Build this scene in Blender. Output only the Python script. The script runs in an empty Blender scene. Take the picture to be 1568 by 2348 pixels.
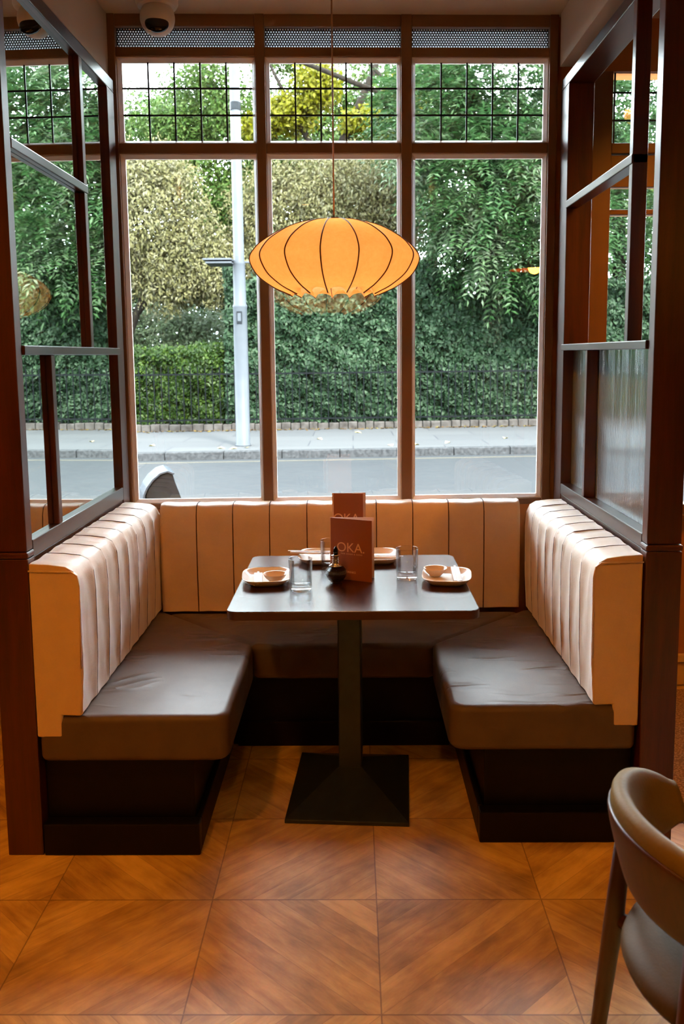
import bpy, bmesh, math, random
import numpy as np
from math import sin, cos, pi, radians, tan, sqrt, atan2
from mathutils import Vector, Matrix, Euler
random.seed(7)
RNG = np.random.default_rng(11)
D = bpy.data
SC = bpy.context.scene
COL = SC.collection

# ------------------------------------------------------------------ camera
IMG_W, IMG_H = 1568, 2348
FPX = 2000.0
PITCH, YAW, ROLL = radians(7.14626), radians(-0.75191), radians(0.56033)
fw = Vector((sin(YAW)*cos(PITCH), cos(YAW)*cos(PITCH), -sin(PITCH)))
rt = fw.cross(Vector((0, 0, 1))).normalized()
dn = fw.cross(rt)
rt2 = cos(ROLL)*rt + sin(ROLL)*dn
dn2 = -sin(ROLL)*rt + cos(ROLL)*dn
cam_data = D.cameras.new('camera')
cam = D.objects.new('camera', cam_data)
COL.objects.link(cam)
M3 = Matrix((rt2, -dn2, -fw)).transposed()
cam.matrix_world = Matrix.Translation((0, 0, 1.52)) @ M3.to_4x4()
cam_data.sensor_fit = 'HORIZONTAL'
cam_data.sensor_width = 36.0
cam_data.lens = 36.0*FPX/IMG_W
cam_data.shift_y = -110.0/IMG_W
cam_data.dof.use_dof = True
cam_data.dof.focus_distance = 3.1
cam_data.dof.aperture_fstop = 9.0
cam_data.clip_start = 0.05
cam_data.clip_end = 300
SC.camera = cam

# ------------------------------------------------------------------ colour management, world, lights
SC.view_settings.view_transform = 'Standard'
SC.view_settings.look = 'None'
SC.view_settings.gamma = 1.0
SC.view_settings.use_curve_mapping = False
SC.view_settings.exposure = 0.0
SKY = 46.0
SUN = 62.0
SPOT_W = 108.0
PEND_W = 5.4
EXT = 0.060      # colour factor for everything outside, cut to offset the over-strong sky
world = D.worlds.new('World')
SC.world = world
world.use_nodes = True
wn = world.node_tree
bg = wn.nodes['Background']
bg.inputs[0].default_value = (0.84, 0.93, 1.0, 1)
bg.inputs[1].default_value = SKY

def light(name, kind, loc, energy, color, rot=(0, 0, 0), **kw):
    l = D.lights.new(name, kind)
    l.energy = energy
    l.color = color
    for k, v in kw.items():
        setattr(l, k, v)
    o = D.objects.new(name, l)
    o.location = loc
    o.rotation_euler = rot
    COL.objects.link(o)
    return o

light('sun', 'SUN', (0, 0, 20), SUN, (1.0, 0.95, 0.86), (radians(48), 0, radians(28)), angle=radians(12))
WARM = (1.0, 0.34, 0.03)

# ------------------------------------------------------------------ helpers
def lin(r, g, b):
    def f(c):
        c /= 255.0
        return c/12.92 if c <= 0.04045 else ((c+0.055)/1.055)**2.4
    return (f(r), f(g), f(b), 1.0)

class NT:
    def __init__(self, name):
        self.m = D.materials.new(name)
        self.m.use_nodes = True
        self.t = self.m.node_tree
        for n in list(self.t.nodes):
            self.t.nodes.remove(n)
        self.out = self.n('ShaderNodeOutputMaterial')
    def n(self, typ, **kw):
        n = self.t.nodes.new(typ)
        for k, v in kw.items():
            if k.startswith('i_'):
                key = k[2:]
                key = int(key) if key.isdigit() else key.replace('_', ' ')
                n.inputs[key].default_value = v
            else:
                setattr(n, k, v)
        return n
    def l(self, a, b):
        self.t.links.new(a, b)
    def math(self, op, a, b=None, c=None):
        n = self.n('ShaderNodeMath', operation=op)
        for i, v in enumerate((a, b, c)):
            if v is None:
                continue
            if isinstance(v, (int, float)):
                n.inputs[i].default_value = v
            else:
                self.l(v, n.inputs[i])
        return n.outputs[0]
    def ramp(self, fac, stops):
        n = self.n('ShaderNodeValToRGB')
        cr = n.color_ramp
        while len(cr.elements) < len(stops):
            cr.elements.new(0.5)
        for e, (p, c) in zip(cr.elements, stops):
            e.position = p
            e.color = c
        self.l(fac, n.inputs[0])
        return n.outputs[0]
    def coords(self, scale=(1, 1, 1), kind='Object'):
        tc = self.n('ShaderNodeTexCoord')
        mp = self.n('ShaderNodeMapping')
        mp.inputs['Scale'].default_value = scale
        self.l(tc.outputs[kind], mp.inputs[0])
        return mp.outputs[0]
    def noise(self, vec, scale=5, detail=4, rough=0.5, dist=0.0):
        n = self.n('ShaderNodeTexNoise')
        n.inputs['Scale'].default_value = scale
        n.inputs['Detail'].default_value = detail
        n.inputs['Roughness'].default_value = rough
        n.inputs['Distortion'].default_value = dist
        if vec is not None:
            self.l(vec, n.inputs['Vector'])
        return n.outputs['Fac']
    def bsdf(self, **kw):
        b = self.n('ShaderNodeBsdfPrincipled')
        for k, v in kw.items():
            b.inputs[k.replace('_', ' ')].default_value = v
        self.l(b.outputs[0], self.out.inputs[0])
        return b
    def bump(self, h, b, strength=0.3, dist=0.01):
        bp = self.n('ShaderNodeBump')
        bp.inputs['Strength'].default_value = strength
        bp.inputs['Distance'].default_value = dist
        self.l(h, bp.inputs['Height'])
        self.l(bp.outputs[0], b.inputs['Normal'])

def simple(name, c1, c2=None, rough=0.5, scale=8, bump=0.0, bscale=60, bdist=0.002, stretch=(1, 1, 1), **kw):
    t = NT(name)
    b = t.bsdf(Roughness=rough, **kw)
    v = t.coords(stretch)
    if c2 is None:
        c2 = tuple(x*0.85 for x in c1[:3])+(1,)
    f = t.noise(v, scale, 5)
    t.l(t.ramp(f, [(0.3, c1), (0.7, c2)]), b.inputs['Base Color'])
    if bump:
        t.bump(t.noise(v, bscale, 4), b, bump, bdist)
    return t.m

def ext(name, c1, c2=None, *a, **kw):
    k = lambda c: (c[0]*EXT, c[1]*EXT, c[2]*EXT, 1)
    kw['Specular_IOR_Level'] = 0.04
    return simple(name, k(c1), k(c2) if c2 else None, *a, **kw)

def wood(name, c1, c2, rough=0.35, axis='Z', scale=6, coat=0.0):
    t = NT(name)
    b = t.bsdf(Roughness=rough)
    b.inputs['Coat Weight'].default_value = coat
    b.inputs['Coat Roughness'].default_value = 0.3
    s = {'X': (1, 14, 14), 'Y': (14, 1, 14), 'Z': (14, 14, 1)}[axis]
    v = t.coords(s)
    f = t.noise(v, scale*0.35, 6, 0.6, 0.6)
    g = t.noise(v, scale*3, 3, 0.6)
    mix = t.math('ADD', t.math('MULTIPLY', f, 0.75), t.math('MULTIPLY', g, 0.25))
    t.l(t.ramp(mix, [(0.3, c1), (0.68, c2)]), b.inputs['Base Color'])
    t.bump(g, b, 0.08, 0.002)
    return t.m

def leafmat(name, c1, c2, c3=None, rough=0.35, transl=0.35, spec=0.5):
    t = NT(name)
    geo = t.n('ShaderNodeNewGeometry')
    stops = [(0.0, c1), (0.6, c2)]
    if c3:
        stops.append((1.0, c3))
    stops = [(p, (c[0]*EXT, c[1]*EXT, c[2]*EXT, 1)) for p, c in stops]
    colr = t.ramp(geo.outputs['Random Per Island'], stops)
    b = t.n('ShaderNodeBsdfPrincipled')
    b.inputs['Roughness'].default_value = rough
    b.inputs['Specular IOR Level'].default_value = spec*0.12
    t.l(colr, b.inputs['Base Color'])
    tr = t.n('ShaderNodeBsdfTranslucent')
    t.l(colr, tr.inputs[0])
    mx = t.n('ShaderNodeMixShader')
    mx.inputs[0].default_value = transl
    t.l(b.outputs[0], mx.inputs[1])
    t.l(tr.outputs[0], mx.inputs[2])
    t.l(mx.outputs[0], t.out.inputs[0])
    return t.m

M = {}
# --- interior materials
M['wood_dark'] = wood('wood_dark', lin(92, 38, 18), lin(52, 20, 10), 0.32, 'Z', 6, 0.25)
M['wood_dark_y'] = wood('wood_dark_y', lin(74, 36, 22), lin(44, 22, 15), 0.3, 'Y', 6, 0.3)
M['plinth'] = wood('plinth', lin(17, 10, 8), lin(9, 6, 5), 0.45, 'Y', 6)
M['table'] = None
def make_table_mat():
    t = NT('table_laminate')
    b = t.bsdf(Roughness=0.24, Specular_IOR_Level=0.42)
    v = t.coords((1, 1, 1))
    w = t.coords((28, 1.6, 28))
    f = t.noise(w, 2.2, 6, 0.65, 0.3)
    g = t.noise(v, 5, 3)
    mix = t.math('ADD', t.math('MULTIPLY', f, 0.8), t.math('MULTIPLY', g, 0.2))
    t.l(t.ramp(mix, [(0.35, lin(76, 42, 28)), (0.65, lin(36, 19, 14))]), b.inputs['Base Color'])
    t.bump(f, b, 0.06, 0.001)
    return t.m
M['table'] = make_table_mat()
M['table_edge'] = wood('table_edge', lin(72, 30, 18), lin(48, 20, 13), 0.35, 'X', 4)

def leather(name, c1, c2, rough, weave, wr, wscale=7.0, sheen=0.0, spec=0.5):
    t = NT(name)
    b = t.bsdf(Roughness=rough)
    b.inputs['Specular IOR Level'].default_value = spec
    b.inputs['Sheen Weight'].default_value = sheen
    v = t.coords((1, 1, 1))
    f = t.noise(v, 9, 5, 0.6)
    fine = t.noise(t.coords(weave), 160, 3, 0.6)
    t.l(t.ramp(t.math('ADD', t.math('MULTIPLY', f, 0.7), t.math('MULTIPLY', fine, 0.3)), [(0.3, c1), (0.7, c2)]), b.inputs['Base Color'])
    big = t.noise(t.coords((1.0, 2.2, 1.0)), wscale, 2, 0.4, 0.9)
    h = t.math('ADD', t.math('MULTIPLY', fine, 0.12), t.math('MULTIPLY', big, wr))
    t.bump(h, b, 0.55, 0.008)
    return t.m
M['tan'] = leather('tan_leather', lin(216, 188, 158), lin(202, 172, 140), 0.42, (1, 1, 3), 0.6, 7.0, 0.8)
M['piping'] = simple('seam_thread', lin(74, 44, 24), rough=0.7)
def seat_leather():
    t = NT('brown_seat_leather')
    b = t.bsdf(Roughness=0.5, Specular_IOR_Level=0.28)
    v = t.coords((1, 1, 1))
    f = t.noise(v, 9, 5, 0.6)
    t.l(t.ramp(f, [(0.3, lin(96, 78, 64)), (0.7, lin(84, 66, 54))]), b.inputs['Base Color'])
    n = t.noise(t.coords((1.0, 3.4, 1.0)), 2.6, 2, 0.35, 0.5)
    ridge = t.math('SUBTRACT', 1.0, t.math('MULTIPLY', t.math('ABSOLUTE', t.math('SUBTRACT', n, 0.5)), 9.0))
    ridge = t.math('MAXIMUM', ridge, 0.0)
    mask = t.noise(v, 4.0, 1, 0.3)
    mk = t.math('MAXIMUM', t.math('MULTIPLY', t.math('SUBTRACT', mask, 0.45), 5.0), 0.0)
    mk = t.math('MINIMUM', mk, 1.0)
    fine = t.noise(v, 240, 2, 0.6)
    soft = t.noise(v, 5.0, 1, 0.3)
    h = t.math('ADD', t.math('MULTIPLY', t.math('MULTIPLY', ridge, ridge), mk), t.math('ADD', t.math('MULTIPLY', fine, 0.03), t.math('MULTIPLY', soft, 1.2)))
    t.bump(h, b, 0.7, 0.010)
    return t.m
M['seat'] = seat_leather()
M['seat_plain'] = leather('brown_seat_leather', lin(84, 74, 68), lin(72, 62, 56), 0.5, (1, 1, 1), 1.6, 3.4, 0.0, 0.28)
M['frame'] = simple('frame_paint', lin(122, 84, 50), lin(112, 76, 44), 0.45, 3)
M['bead'] = simple('bead_daylit_paint', lin(226, 214, 204), lin(216, 204, 196), 0.4, 3)  # frame edge by the glass made pale: daylight put into the colour
M['plaster'] = simple('plaster', lin(190, 172, 152), lin(180, 162, 142), 0.9, 2, 0.1, 80)
M['ochre'] = simple('ochre_paint', lin(178, 112, 50), lin(168, 104, 46), 0.6, 2)
M['wallroom'] = simple('room_wall', lin(150, 104, 66), lin(140, 96, 60), 0.8, 2)
M['lead'] = simple('lead', lin(36, 34, 32), rough=0.5)
M['black_iron'] = simple('black_iron', lin(42, 49, 60), lin(34, 40, 50), 0.28, 30, 0.15, 200, 0.001, Metallic=0.3)
M['iron_fence'] = simple('iron_fence', (0.0016, 0.0020, 0.0024, 1), rough=0.6, Specular_IOR_Level=0.02)
M['white_plastic'] = simple('white_plastic', lin(222, 212, 200), rough=0.35)
M['black_gloss'] = simple('black_gloss', lin(10, 10, 11), rough=0.08)
M['ceramic'] = simple('ceramic', lin(238, 232, 226), lin(232, 226, 220), 0.15, 3)
M['ceramic_cream'] = simple('ceramic_cream', lin(226, 200, 170), rough=0.25)
M['paper'] = simple('paper', lin(238, 236, 238), rough=0.8)
M['brass'] = simple('brass_cord', lin(176, 120, 70), rough=0.5)
M['menu'] = simple('menu_card', lin(150, 82, 42), lin(144, 78, 40), 0.5, 3)
M['menu_in'] = simple('menu_inside', lin(226, 196, 182), rough=0.7)
M['menu_text'] = simple('menu_text', lin(240, 190, 140), rough=0.5)
M['chair_pad'] = leather('chair_leather', lin(120, 98, 48), lin(106, 86, 40), 0.55, (1, 1, 1), 0.1, 7.0, 0.0, 0.15)
M['chair_seat'] = leather('chair_seat_shaded_leather', lin(78, 60, 36), lin(66, 50, 30), 0.6, (1, 1, 1), 0.1, 7.0, 0.0, 0.12)  # darker than the back pad: the seat's shade put into its colour
M['chair_wood'] = wood('chair_wood', lin(78, 38, 18), lin(46, 22, 10), 0.42, 'Z', 5, 0.0)
M['skirting'] = simple('skirting_paint', lin(206, 176, 118), rough=0.45)

def glass_pane(name, tint=(1, 1, 1, 1), refl=1.0):
    t = NT(name)
    tr = t.n('ShaderNodeBsdfTransparent')
    tr.inputs[0].default_value = tint
    gl = t.n('ShaderNodeBsdfGlossy')
    gl.inputs['Roughness'].default_value = 0.0
    fr = t.n('ShaderNodeFresnel')
    fr.inputs[0].default_value = 1.5
    mx = t.n('ShaderNodeMixShader')
    t.l(t.math('MULTIPLY', fr.outputs[0], refl), mx.inputs[0])
    t.l(tr.outputs[0], mx.inputs[1])
    t.l(gl.outputs[0], mx.inputs[2])
    t.l(mx.outputs[0], t.out.inputs[0])
    return t.m
M['glass'] = glass_pane('window_glass', (0.96, 0.985, 0.98, 1), 2.0)

def mk_tumbler():
    t = NT('tumbler_glass')
    tr = t.n('ShaderNodeBsdfTransparent')
    tr.inputs[0].default_value = (0.97, 0.98, 0.985, 1)
    gl = t.n('ShaderNodeBsdfGlossy')
    gl.inputs['Roughness'].default_value = 0.02
    lw = t.n('ShaderNodeLayerWeight')
    lw.inputs[0].default_value = 0.22
    mx = t.n('ShaderNodeMixShader')
    t.l(t.math('MULTIPLY', lw.outputs['Fresnel'], 0.6), mx.inputs[0])
    t.l(tr.outputs[0], mx.inputs[1])
    t.l(gl.outputs[0], mx.inputs[2])
    t.l(mx.outputs[0], t.out.inputs[0])
    return t.m
M['tumbler'] = mk_tumbler()

def mk_mirror():
    t = NT('mirror_glass')
    b = t.bsdf(Metallic=1.0, Roughness=0.01)
    b.inputs['Base Color'].default_value = (0.82, 0.86, 0.84, 1)
    return t.m
M['mirror'] = mk_mirror()

def mk_fluted():
    t = NT('fluted_glass')
    b = t.n('ShaderNodeBsdfPrincipled')
    b.inputs['Roughness'].default_value = 0.03
    b.inputs['IOR'].default_value = 1.4
    b.inputs['Transmission Weight'].default_value = 1.0
    b.inputs['Base Color'].default_value = (0.86, 0.95, 1.0, 1)
    tl = t.n('ShaderNodeBsdfTranslucent')
    tl.inputs[0].default_value = (0.62, 0.80, 0.92, 1)
    mx = t.n('ShaderNodeMixShader')
    mx.inputs[0].default_value = 0.16
    t.l(b.outputs[0], mx.inputs[1])
    t.l(tl.outputs[0], mx.inputs[2])
    t.l(mx.outputs[0], t.out.inputs[0])
    return t.m
M['fluted'] = mk_fluted()

def mk_floor():
    t = NT('parquet_floor')
    b = t.bsdf(Roughness=0.46)
    tc = t.n('ShaderNodeTexCoord')
    sep = t.n('ShaderNodeSeparateXYZ')
    t.l(tc.outputs['Object'], sep.inputs[0])
    CX, CY = 0.461, 0.431
    x = t.math('DIVIDE', t.math('SUBTRACT', sep.outputs[0], 0.055), CX)
    y = t.math('DIVIDE', t.math('SUBTRACT', sep.outputs[1], 2.28), CY)
    ix, iy = t.math('FLOOR', x), t.math('FLOOR', y)
    par = t.math('MODULO', t.math('ABSOLUTE', t.math('ADD', ix, iy)), 2.0)
    sg = t.math('SUBTRACT', 1.0, t.math('MULTIPLY', par, 2.0))
    fx, fy = t.math('SUBTRACT', x, ix), t.math('SUBTRACT', y, iy)
    # cells alternate the plank direction so that the planks form diamonds
    al = t.math('SUBTRACT', fx, t.math('MULTIPLY', sg, fy))
    ac = t.math('ADD', fx, t.math('MULTIPLY', sg, fy))
    NP = 4.3
    pl = t.math('MULTIPLY', ac, NP)
    pid = t.math('FLOOR', pl)
    comb = t.n('ShaderNodeCombineXYZ')
    t.l(t.math('ADD', pid, t.math('MULTIPLY', ix, 7.3)), comb.inputs[0])
    t.l(t.math('MULTIPLY', iy, 3.7), comb.inputs[1])
    wnz = t.n('ShaderNodeTexWhiteNoise', noise_dimensions='3D')
    t.l(comb.outputs[0], wnz.inputs['Vector'])
    grain = t.n('ShaderNodeCombineXYZ')
    t.l(t.math('MULTIPLY', al, 1.1), grain.inputs[0])
    t.l(t.math('MULTIPLY', ac, 5.5), grain.inputs[1])
    t.l(t.math('ADD', t.math('MULTIPLY', wnz.outputs['Value'], 20.0), ix), grain.inputs[2])
    g1 = t.noise(grain.outputs[0], 1.6, 6, 0.62, 0.4)
    g2 = t.noise(grain.outputs[0], 9.0, 4, 0.6)
    blot = t.noise(tc.outputs['Object'], 5.5, 3, 0.5)
    mix = t.math('ADD', t.math('MULTIPLY', g1, 0.42),
                 t.math('ADD', t.math('MULTIPLY', g2, 0.08), t.math('ADD', t.math('MULTIPLY', wnz.outputs['Value'], 0.10), t.math('MULTIPLY', blot, 0.40))))
    colr = t.ramp(mix, [(0.30, lin(122, 90, 42)), (0.45, lin(176, 138, 72)), (0.60, lin(214, 178, 102)), (0.75, lin(232, 198, 122))])
    # thin joints
    def edge(f, w):
        a = t.math('LESS_THAN', f, w)
        bb = t.math('GREATER_THAN', f, 1-w)
        return t.math('MAXIMUM', a, bb)
    e = t.math('MAXIMUM', edge(fx, 0.004), edge(fy, 0.005))
    pf = t.math('SUBTRACT', pl, pid)
    e2 = t.math('MULTIPLY', edge(pf, 0.012), 0.28)
    em = t.math('MAXIMUM', t.math('MULTIPLY', e, 0.55), e2)
    mxc = t.n('ShaderNodeMix', data_type='RGBA')
    t.l(em, mxc.inputs['Factor'])
    t.l(colr, mxc.inputs['A'])
    mxc.inputs['B'].default_value = lin(58, 34, 20)
    t.l(mxc.outputs['Result'], b.inputs['Base Color'])
    t.bump(g2, b, 0.1, 0.001)
    return t.m
M['floor'] = mk_floor()

def mk_carpet():
    t = NT('woven_carpet')
    b = t.bsdf(Roughness=0.95)
    v = t.coords((1, 1, 1))
    vor = t.n('ShaderNodeTexVoronoi')
    vor.inputs['Scale'].default_value = 110
    t.l(v, vor.inputs['Vector'])
    t.l(t.ramp(vor.outputs['Distance'], [(0.0, lin(196, 164, 136)), (0.6, lin(128, 98, 76))]), b.inputs['Base Color'])
    t.bump(vor.outputs['Distance'], b, 0.6, 0.004)
    return t.m
M['carpet'] = mk_carpet()

def mk_shade():
    t = NT('lamp_shade_fabric')
    v = t.coords((1, 1, 1))
    f = t.noise(v, 60, 4, 0.7)
    colr = t.ramp(f, [(0.3, lin(250, 214, 160)), (0.7, lin(244, 202, 142))])
    df = t.n('ShaderNodeBsdfDiffuse')
    tr = t.n('ShaderNodeBsdfTranslucent')
    t.l(colr, df.inputs[0])
    t.l(colr, tr.inputs[0])
    mx = t.n('ShaderNodeMixShader')
    mx.inputs[0].default_value = 0.6
    t.l(df.outputs[0], mx.inputs[1])
    t.l(tr.outputs[0], mx.inputs[2])
    t.l(mx.outputs[0], t.out.inputs[0])
    return t.m
M['shade'] = mk_shade()
M['rib'] = simple('shade_rib', lin(112, 70, 38), rough=0.6)

def mk_emit(name, c, s):
    t = NT(name)
    e = t.n('ShaderNodeEmission')
    e.inputs[0].default_value = c
    e.inputs[1].default_value = s
    t.l(e.outputs[0], t.out.inputs[0])
    return t.m
M['bulb'] = mk_emit('bulb_glow', (1.0, 0.62, 0.25, 1), 6.0)

def mk_perf():
    t = NT('perforated_steel')
    b = t.n('ShaderNodeBsdfPrincipled')
    b.inputs['Base Color'].default_value = lin(48, 40, 36)
    b.inputs['Roughness'].default_value = 0.5
    tr = t.n('ShaderNodeBsdfTransparent')
    tc = t.n('ShaderNodeTexCoord')
    sep = t.n('ShaderNodeSeparateXYZ')
    t.l(tc.outputs['Object'], sep.inputs[0])
    P = 0.0108
    u = t.math('DIVIDE', sep.outputs[0], P)
    w = t.math('DIVIDE', sep.outputs[2], P*0.866)
    row = t.math('FLOOR', w)
    off = t.math('MULTIPLY', t.math('MODULO', t.math('ABSOLUTE', row), 2.0), 0.5)
    fu = t.math('SUBTRACT', t.math('FRACT', t.math('ADD', u, off)), 0.5)
    fv = t.math('MULTIPLY', t.math('SUBTRACT', t.math('FRACT', w), 0.5), 0.866)
    r = t.math('SQRT', t.math('ADD', t.math('MULTIPLY', fu, fu), t.math('MULTIPLY', fv, fv)))
    hole = t.math('LESS_THAN', r, 0.29)
    mx = t.n('ShaderNodeMixShader')
    t.l(hole, mx.inputs[0])
    t.l(b.outputs[0], mx.inputs[1])
    t.l(tr.outputs[0], mx.inputs[2])
    t.l(mx.outputs[0], t.out.inputs[0])
    return t.m
M['perf'] = mk_perf()
def mk_opal():
    t = NT('opal_sheet')
    tr = t.n('ShaderNodeBsdfTranslucent')
    tr.inputs[0].default_value = (0.42, 0.44, 0.46, 1)
    t.l(tr.outputs[0], t.out.inputs[0])
    return t.m
M['opal'] = mk_opal()

def mk_oillamp():
    t = NT('dark_quilted_glass')
    b = t.bsdf(Roughness=0.12)
    b.inputs['Base Color'].default_value = lin(26, 14, 9)
    tc = t.n('ShaderNodeTexCoord')
    sep = t.n('ShaderNodeSeparateXYZ')
    t.l(tc.outputs['Object'], sep.inputs[0])
    ang = t.math('MULTIPLY', t.math('ARCTAN2', sep.outputs[1], sep.outputs[0]), 22.0)
    zz = t.math('MULTIPLY', sep.outputs[2], 2*pi/0.0075)
    s = t.math('MULTIPLY', t.math('SINE', t.math('ADD', ang, zz)), t.math('SINE', t.math('SUBTRACT', ang, zz)))
    t.bump(s, b, 1.0, 0.004)
    t.l(t.ramp(s, [(0.5, lin(20, 11, 8)), (0.9, lin(96, 60, 40))]), b.inputs['Base Color'])
    return t.m
M['quilted'] = mk_oillamp()
M['chrome'] = simple('chrome', (0.8, 0.8, 0.8, 1), rough=0.12, Metallic=1.0)

# --- exterior materials
M['road'] = ext('asphalt', lin(114, 118, 122), lin(106, 110, 115), 0.75, 1.2, 0.3, 140, 0.004)
M['roadline'] = ext('road_paint', lin(160, 154, 140), rough=0.7)
M['kerb'] = ext('granite_kerb', lin(150, 152, 156), lin(96, 98, 102), 0.8, 22)
M['edging'] = ext('stone_edging', lin(168, 160, 154), lin(112, 104, 98), 0.85, 9)
def mk_pave():
    t = NT('paving_slabs')
    b = t.bsdf(Roughness=0.9, Specular_IOR_Level=0.04)
    br = t.n('ShaderNodeTexBrick')
    br.inputs['Color1'].default_value = (0.36*EXT, 0.37*EXT, 0.38*EXT, 1)
    br.inputs['Color2'].default_value = (0.31*EXT, 0.32*EXT, 0.335*EXT, 1)
    br.inputs['Mortar'].default_value = (0.22*EXT, 0.23*EXT, 0.26*EXT, 1)
    br.inputs['Scale'].default_value = 1.0
    br.inputs['Mortar Size'].default_value = 0.012
    br.inputs['Brick Width'].default_value = 1.5
    br.inputs['Row Height'].default_value = 0.9
    t.l(t.coords((1, 1, 1)), br.inputs['Vector'])
    t.l(br.outputs['Color'], b.inputs['Base Color'])
    return t.m
M['pave'] = mk_pave()
M['soil'] = ext('soil', lin(96, 84, 58), lin(60, 52, 38), 0.95, 6)
M['grass'] = ext('park_grass', lin(150, 178, 120), lin(120, 152, 96), 0.9, 3)
M['galv'] = ext('galvanised_post', lin(168, 176, 186), lin(154, 163, 174), 0.4, 4)
M['bark'] = ext('bark', lin(92, 84, 72), lin(56, 50, 42), 0.9, 14, 0.6, 40, 0.02)
M['bin'] = ext('bin_metal', lin(88, 96, 104), lin(60, 66, 72), 0.3, 10)
M['bin_light'] = ext('bin_hood', lin(176, 188, 204), rough=0.25)
M['lf_hedge'] = leafmat('hedge_leaf', lin(44, 84, 50), lin(84, 128, 84), lin(140, 178, 134), 0.5, 0.2, 0.4)
M['lf_clip'] = leafmat('clipped_leaf', lin(64, 104, 40), lin(96, 140, 50), lin(150, 190, 80), 0.4, 0.4)
M['lf_olive'] = leafmat('olive_leaf', lin(186, 184, 108), lin(238, 230, 156), lin(255, 250, 204), 0.5, 0.35)
M['lf_ash'] = leafmat('ash_leaf', lin(80, 144, 76), lin(124, 186, 108), lin(190, 236, 170), 0.35, 0.45)
M['lf_ash_pale'] = leafmat('ash_pale_leaf', lin(150, 200, 130), lin(186, 226, 164), lin(222, 246, 206), 0.35, 0.4)  # young sprays, their sunlit look put into a lighter leaf colour
M['lf_yellow'] = leafmat('yellow_leaf', lin(220, 228, 30), lin(250, 246, 50), lin(255, 252, 110), 0.5, 0.5)
M['lf_back'] = leafmat('back_leaf', lin(110, 166, 66), lin(152, 206, 88), lin(204, 240, 138), 0.45, 0.45)
M['lf_dark'] = leafmat('dark_leaf', lin(46, 84, 46), lin(70, 112, 60), lin(110, 156, 88), 0.4, 0.3)
M['lf_pale'] = leafmat('pale_leaf', lin(140, 176, 120), lin(176, 208, 150), lin(214, 234, 190), 0.5, 0.4)
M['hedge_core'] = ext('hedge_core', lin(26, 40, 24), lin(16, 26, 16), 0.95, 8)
M['litter'] = leafmat('leaf_litter', lin(150, 110, 60), lin(196, 150, 80), lin(220, 200, 90), 0.8, 0.1)

for _n in M['plinth'].node_tree.nodes:
    if _n.type == 'BSDF_PRINCIPLED':
        _n.inputs['Specular IOR Level'].default_value = 0.2
# ------------------------------------------------------------------ object helpers
def tag(o, label=None, cat=None, group=None, kind=None):
    if label: o['label'] = label
    if cat: o['category'] = cat
    if group: o['group'] = group
    if kind: o['kind'] = kind
    return o

def empty(name, loc=(0, 0, 0), rz=0, label=None, cat=None, group=None, kind=None):
    o = D.objects.new(name, None)
    o.empty_display_size = 0.05
    o.location = loc
    o.rotation_euler = (0, 0, rz)
    COL.objects.link(o)
    return tag(o, label, cat, group, kind)

def link(name, me, mat, parent=None, loc=(0, 0, 0), smooth=False):
    if mat is not None and len(me.materials) == 0:
        me.materials.append(mat)
    if smooth:
        me.polygons.foreach_set('use_smooth', [True]*len(me.polygons))
    o = D.objects.new(name, me)
    o.location = loc
    COL.objects.link(o)
    if parent is not None:
        o.parent = parent
    return o

def from_bm(name, bm, mat, parent=None, loc=(0, 0, 0), smooth=False, bevel=0.0, seg=2, fix=True):
    if fix:
        bmesh.ops.recalc_face_normals(bm, faces=bm.faces)
    me = D.meshes.new(name)
    bm.to_mesh(me)
    bm.free()
    o = link(name, me, mat, parent, loc, smooth)
    if bevel:
        md = o.modifiers.new('bevel', 'BEVEL')
        md.width = bevel
        md.segments = seg
        md.limit_method = 'ANGLE'
        md.angle_limit = radians(40)
        if smooth:
            md.harden_normals = True
    return o

def ident(x, y, z):
    return (x, y, z)

def bx(bm, x0, x1, y0, y1, z0, z1, fn=ident):
    vs = [bm.verts.new(fn(x, y, z)) for z in (z0, z1) for x, y in ((x0, y0), (x1, y0), (x1, y1), (x0, y1))]
    for f in ((0, 1, 2, 3), (4, 5, 6, 7), (0, 1, 5, 4), (1, 2, 6, 5), (2, 3, 7, 6), (3, 0, 4, 7)):
        bm.faces.new([vs[i] for i in f])

def boxo(name, x0, x1, y0, y1, z0, z1, mat, parent=None, bevel=0.003, fn=ident, seg=2):
    bm = bmesh.new()
    bx(bm, x0, x1, y0, y1, z0, z1, fn)
    return from_bm(name, bm, mat, parent, bevel=bevel, seg=seg)

def prism(bm, pts, z0, z1):
    a = [bm.verts.new((x, y, z0)) for x, y in pts]
    b = [bm.verts.new((x, y, z1)) for x, y in pts]
    n = len(pts)
    bm.faces.new(a[::-1])
    bm.faces.new(b)
    for i in range(n):
        bm.faces.new((a[i], a[(i+1) % n], b[(i+1) % n], b[i]))

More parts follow.
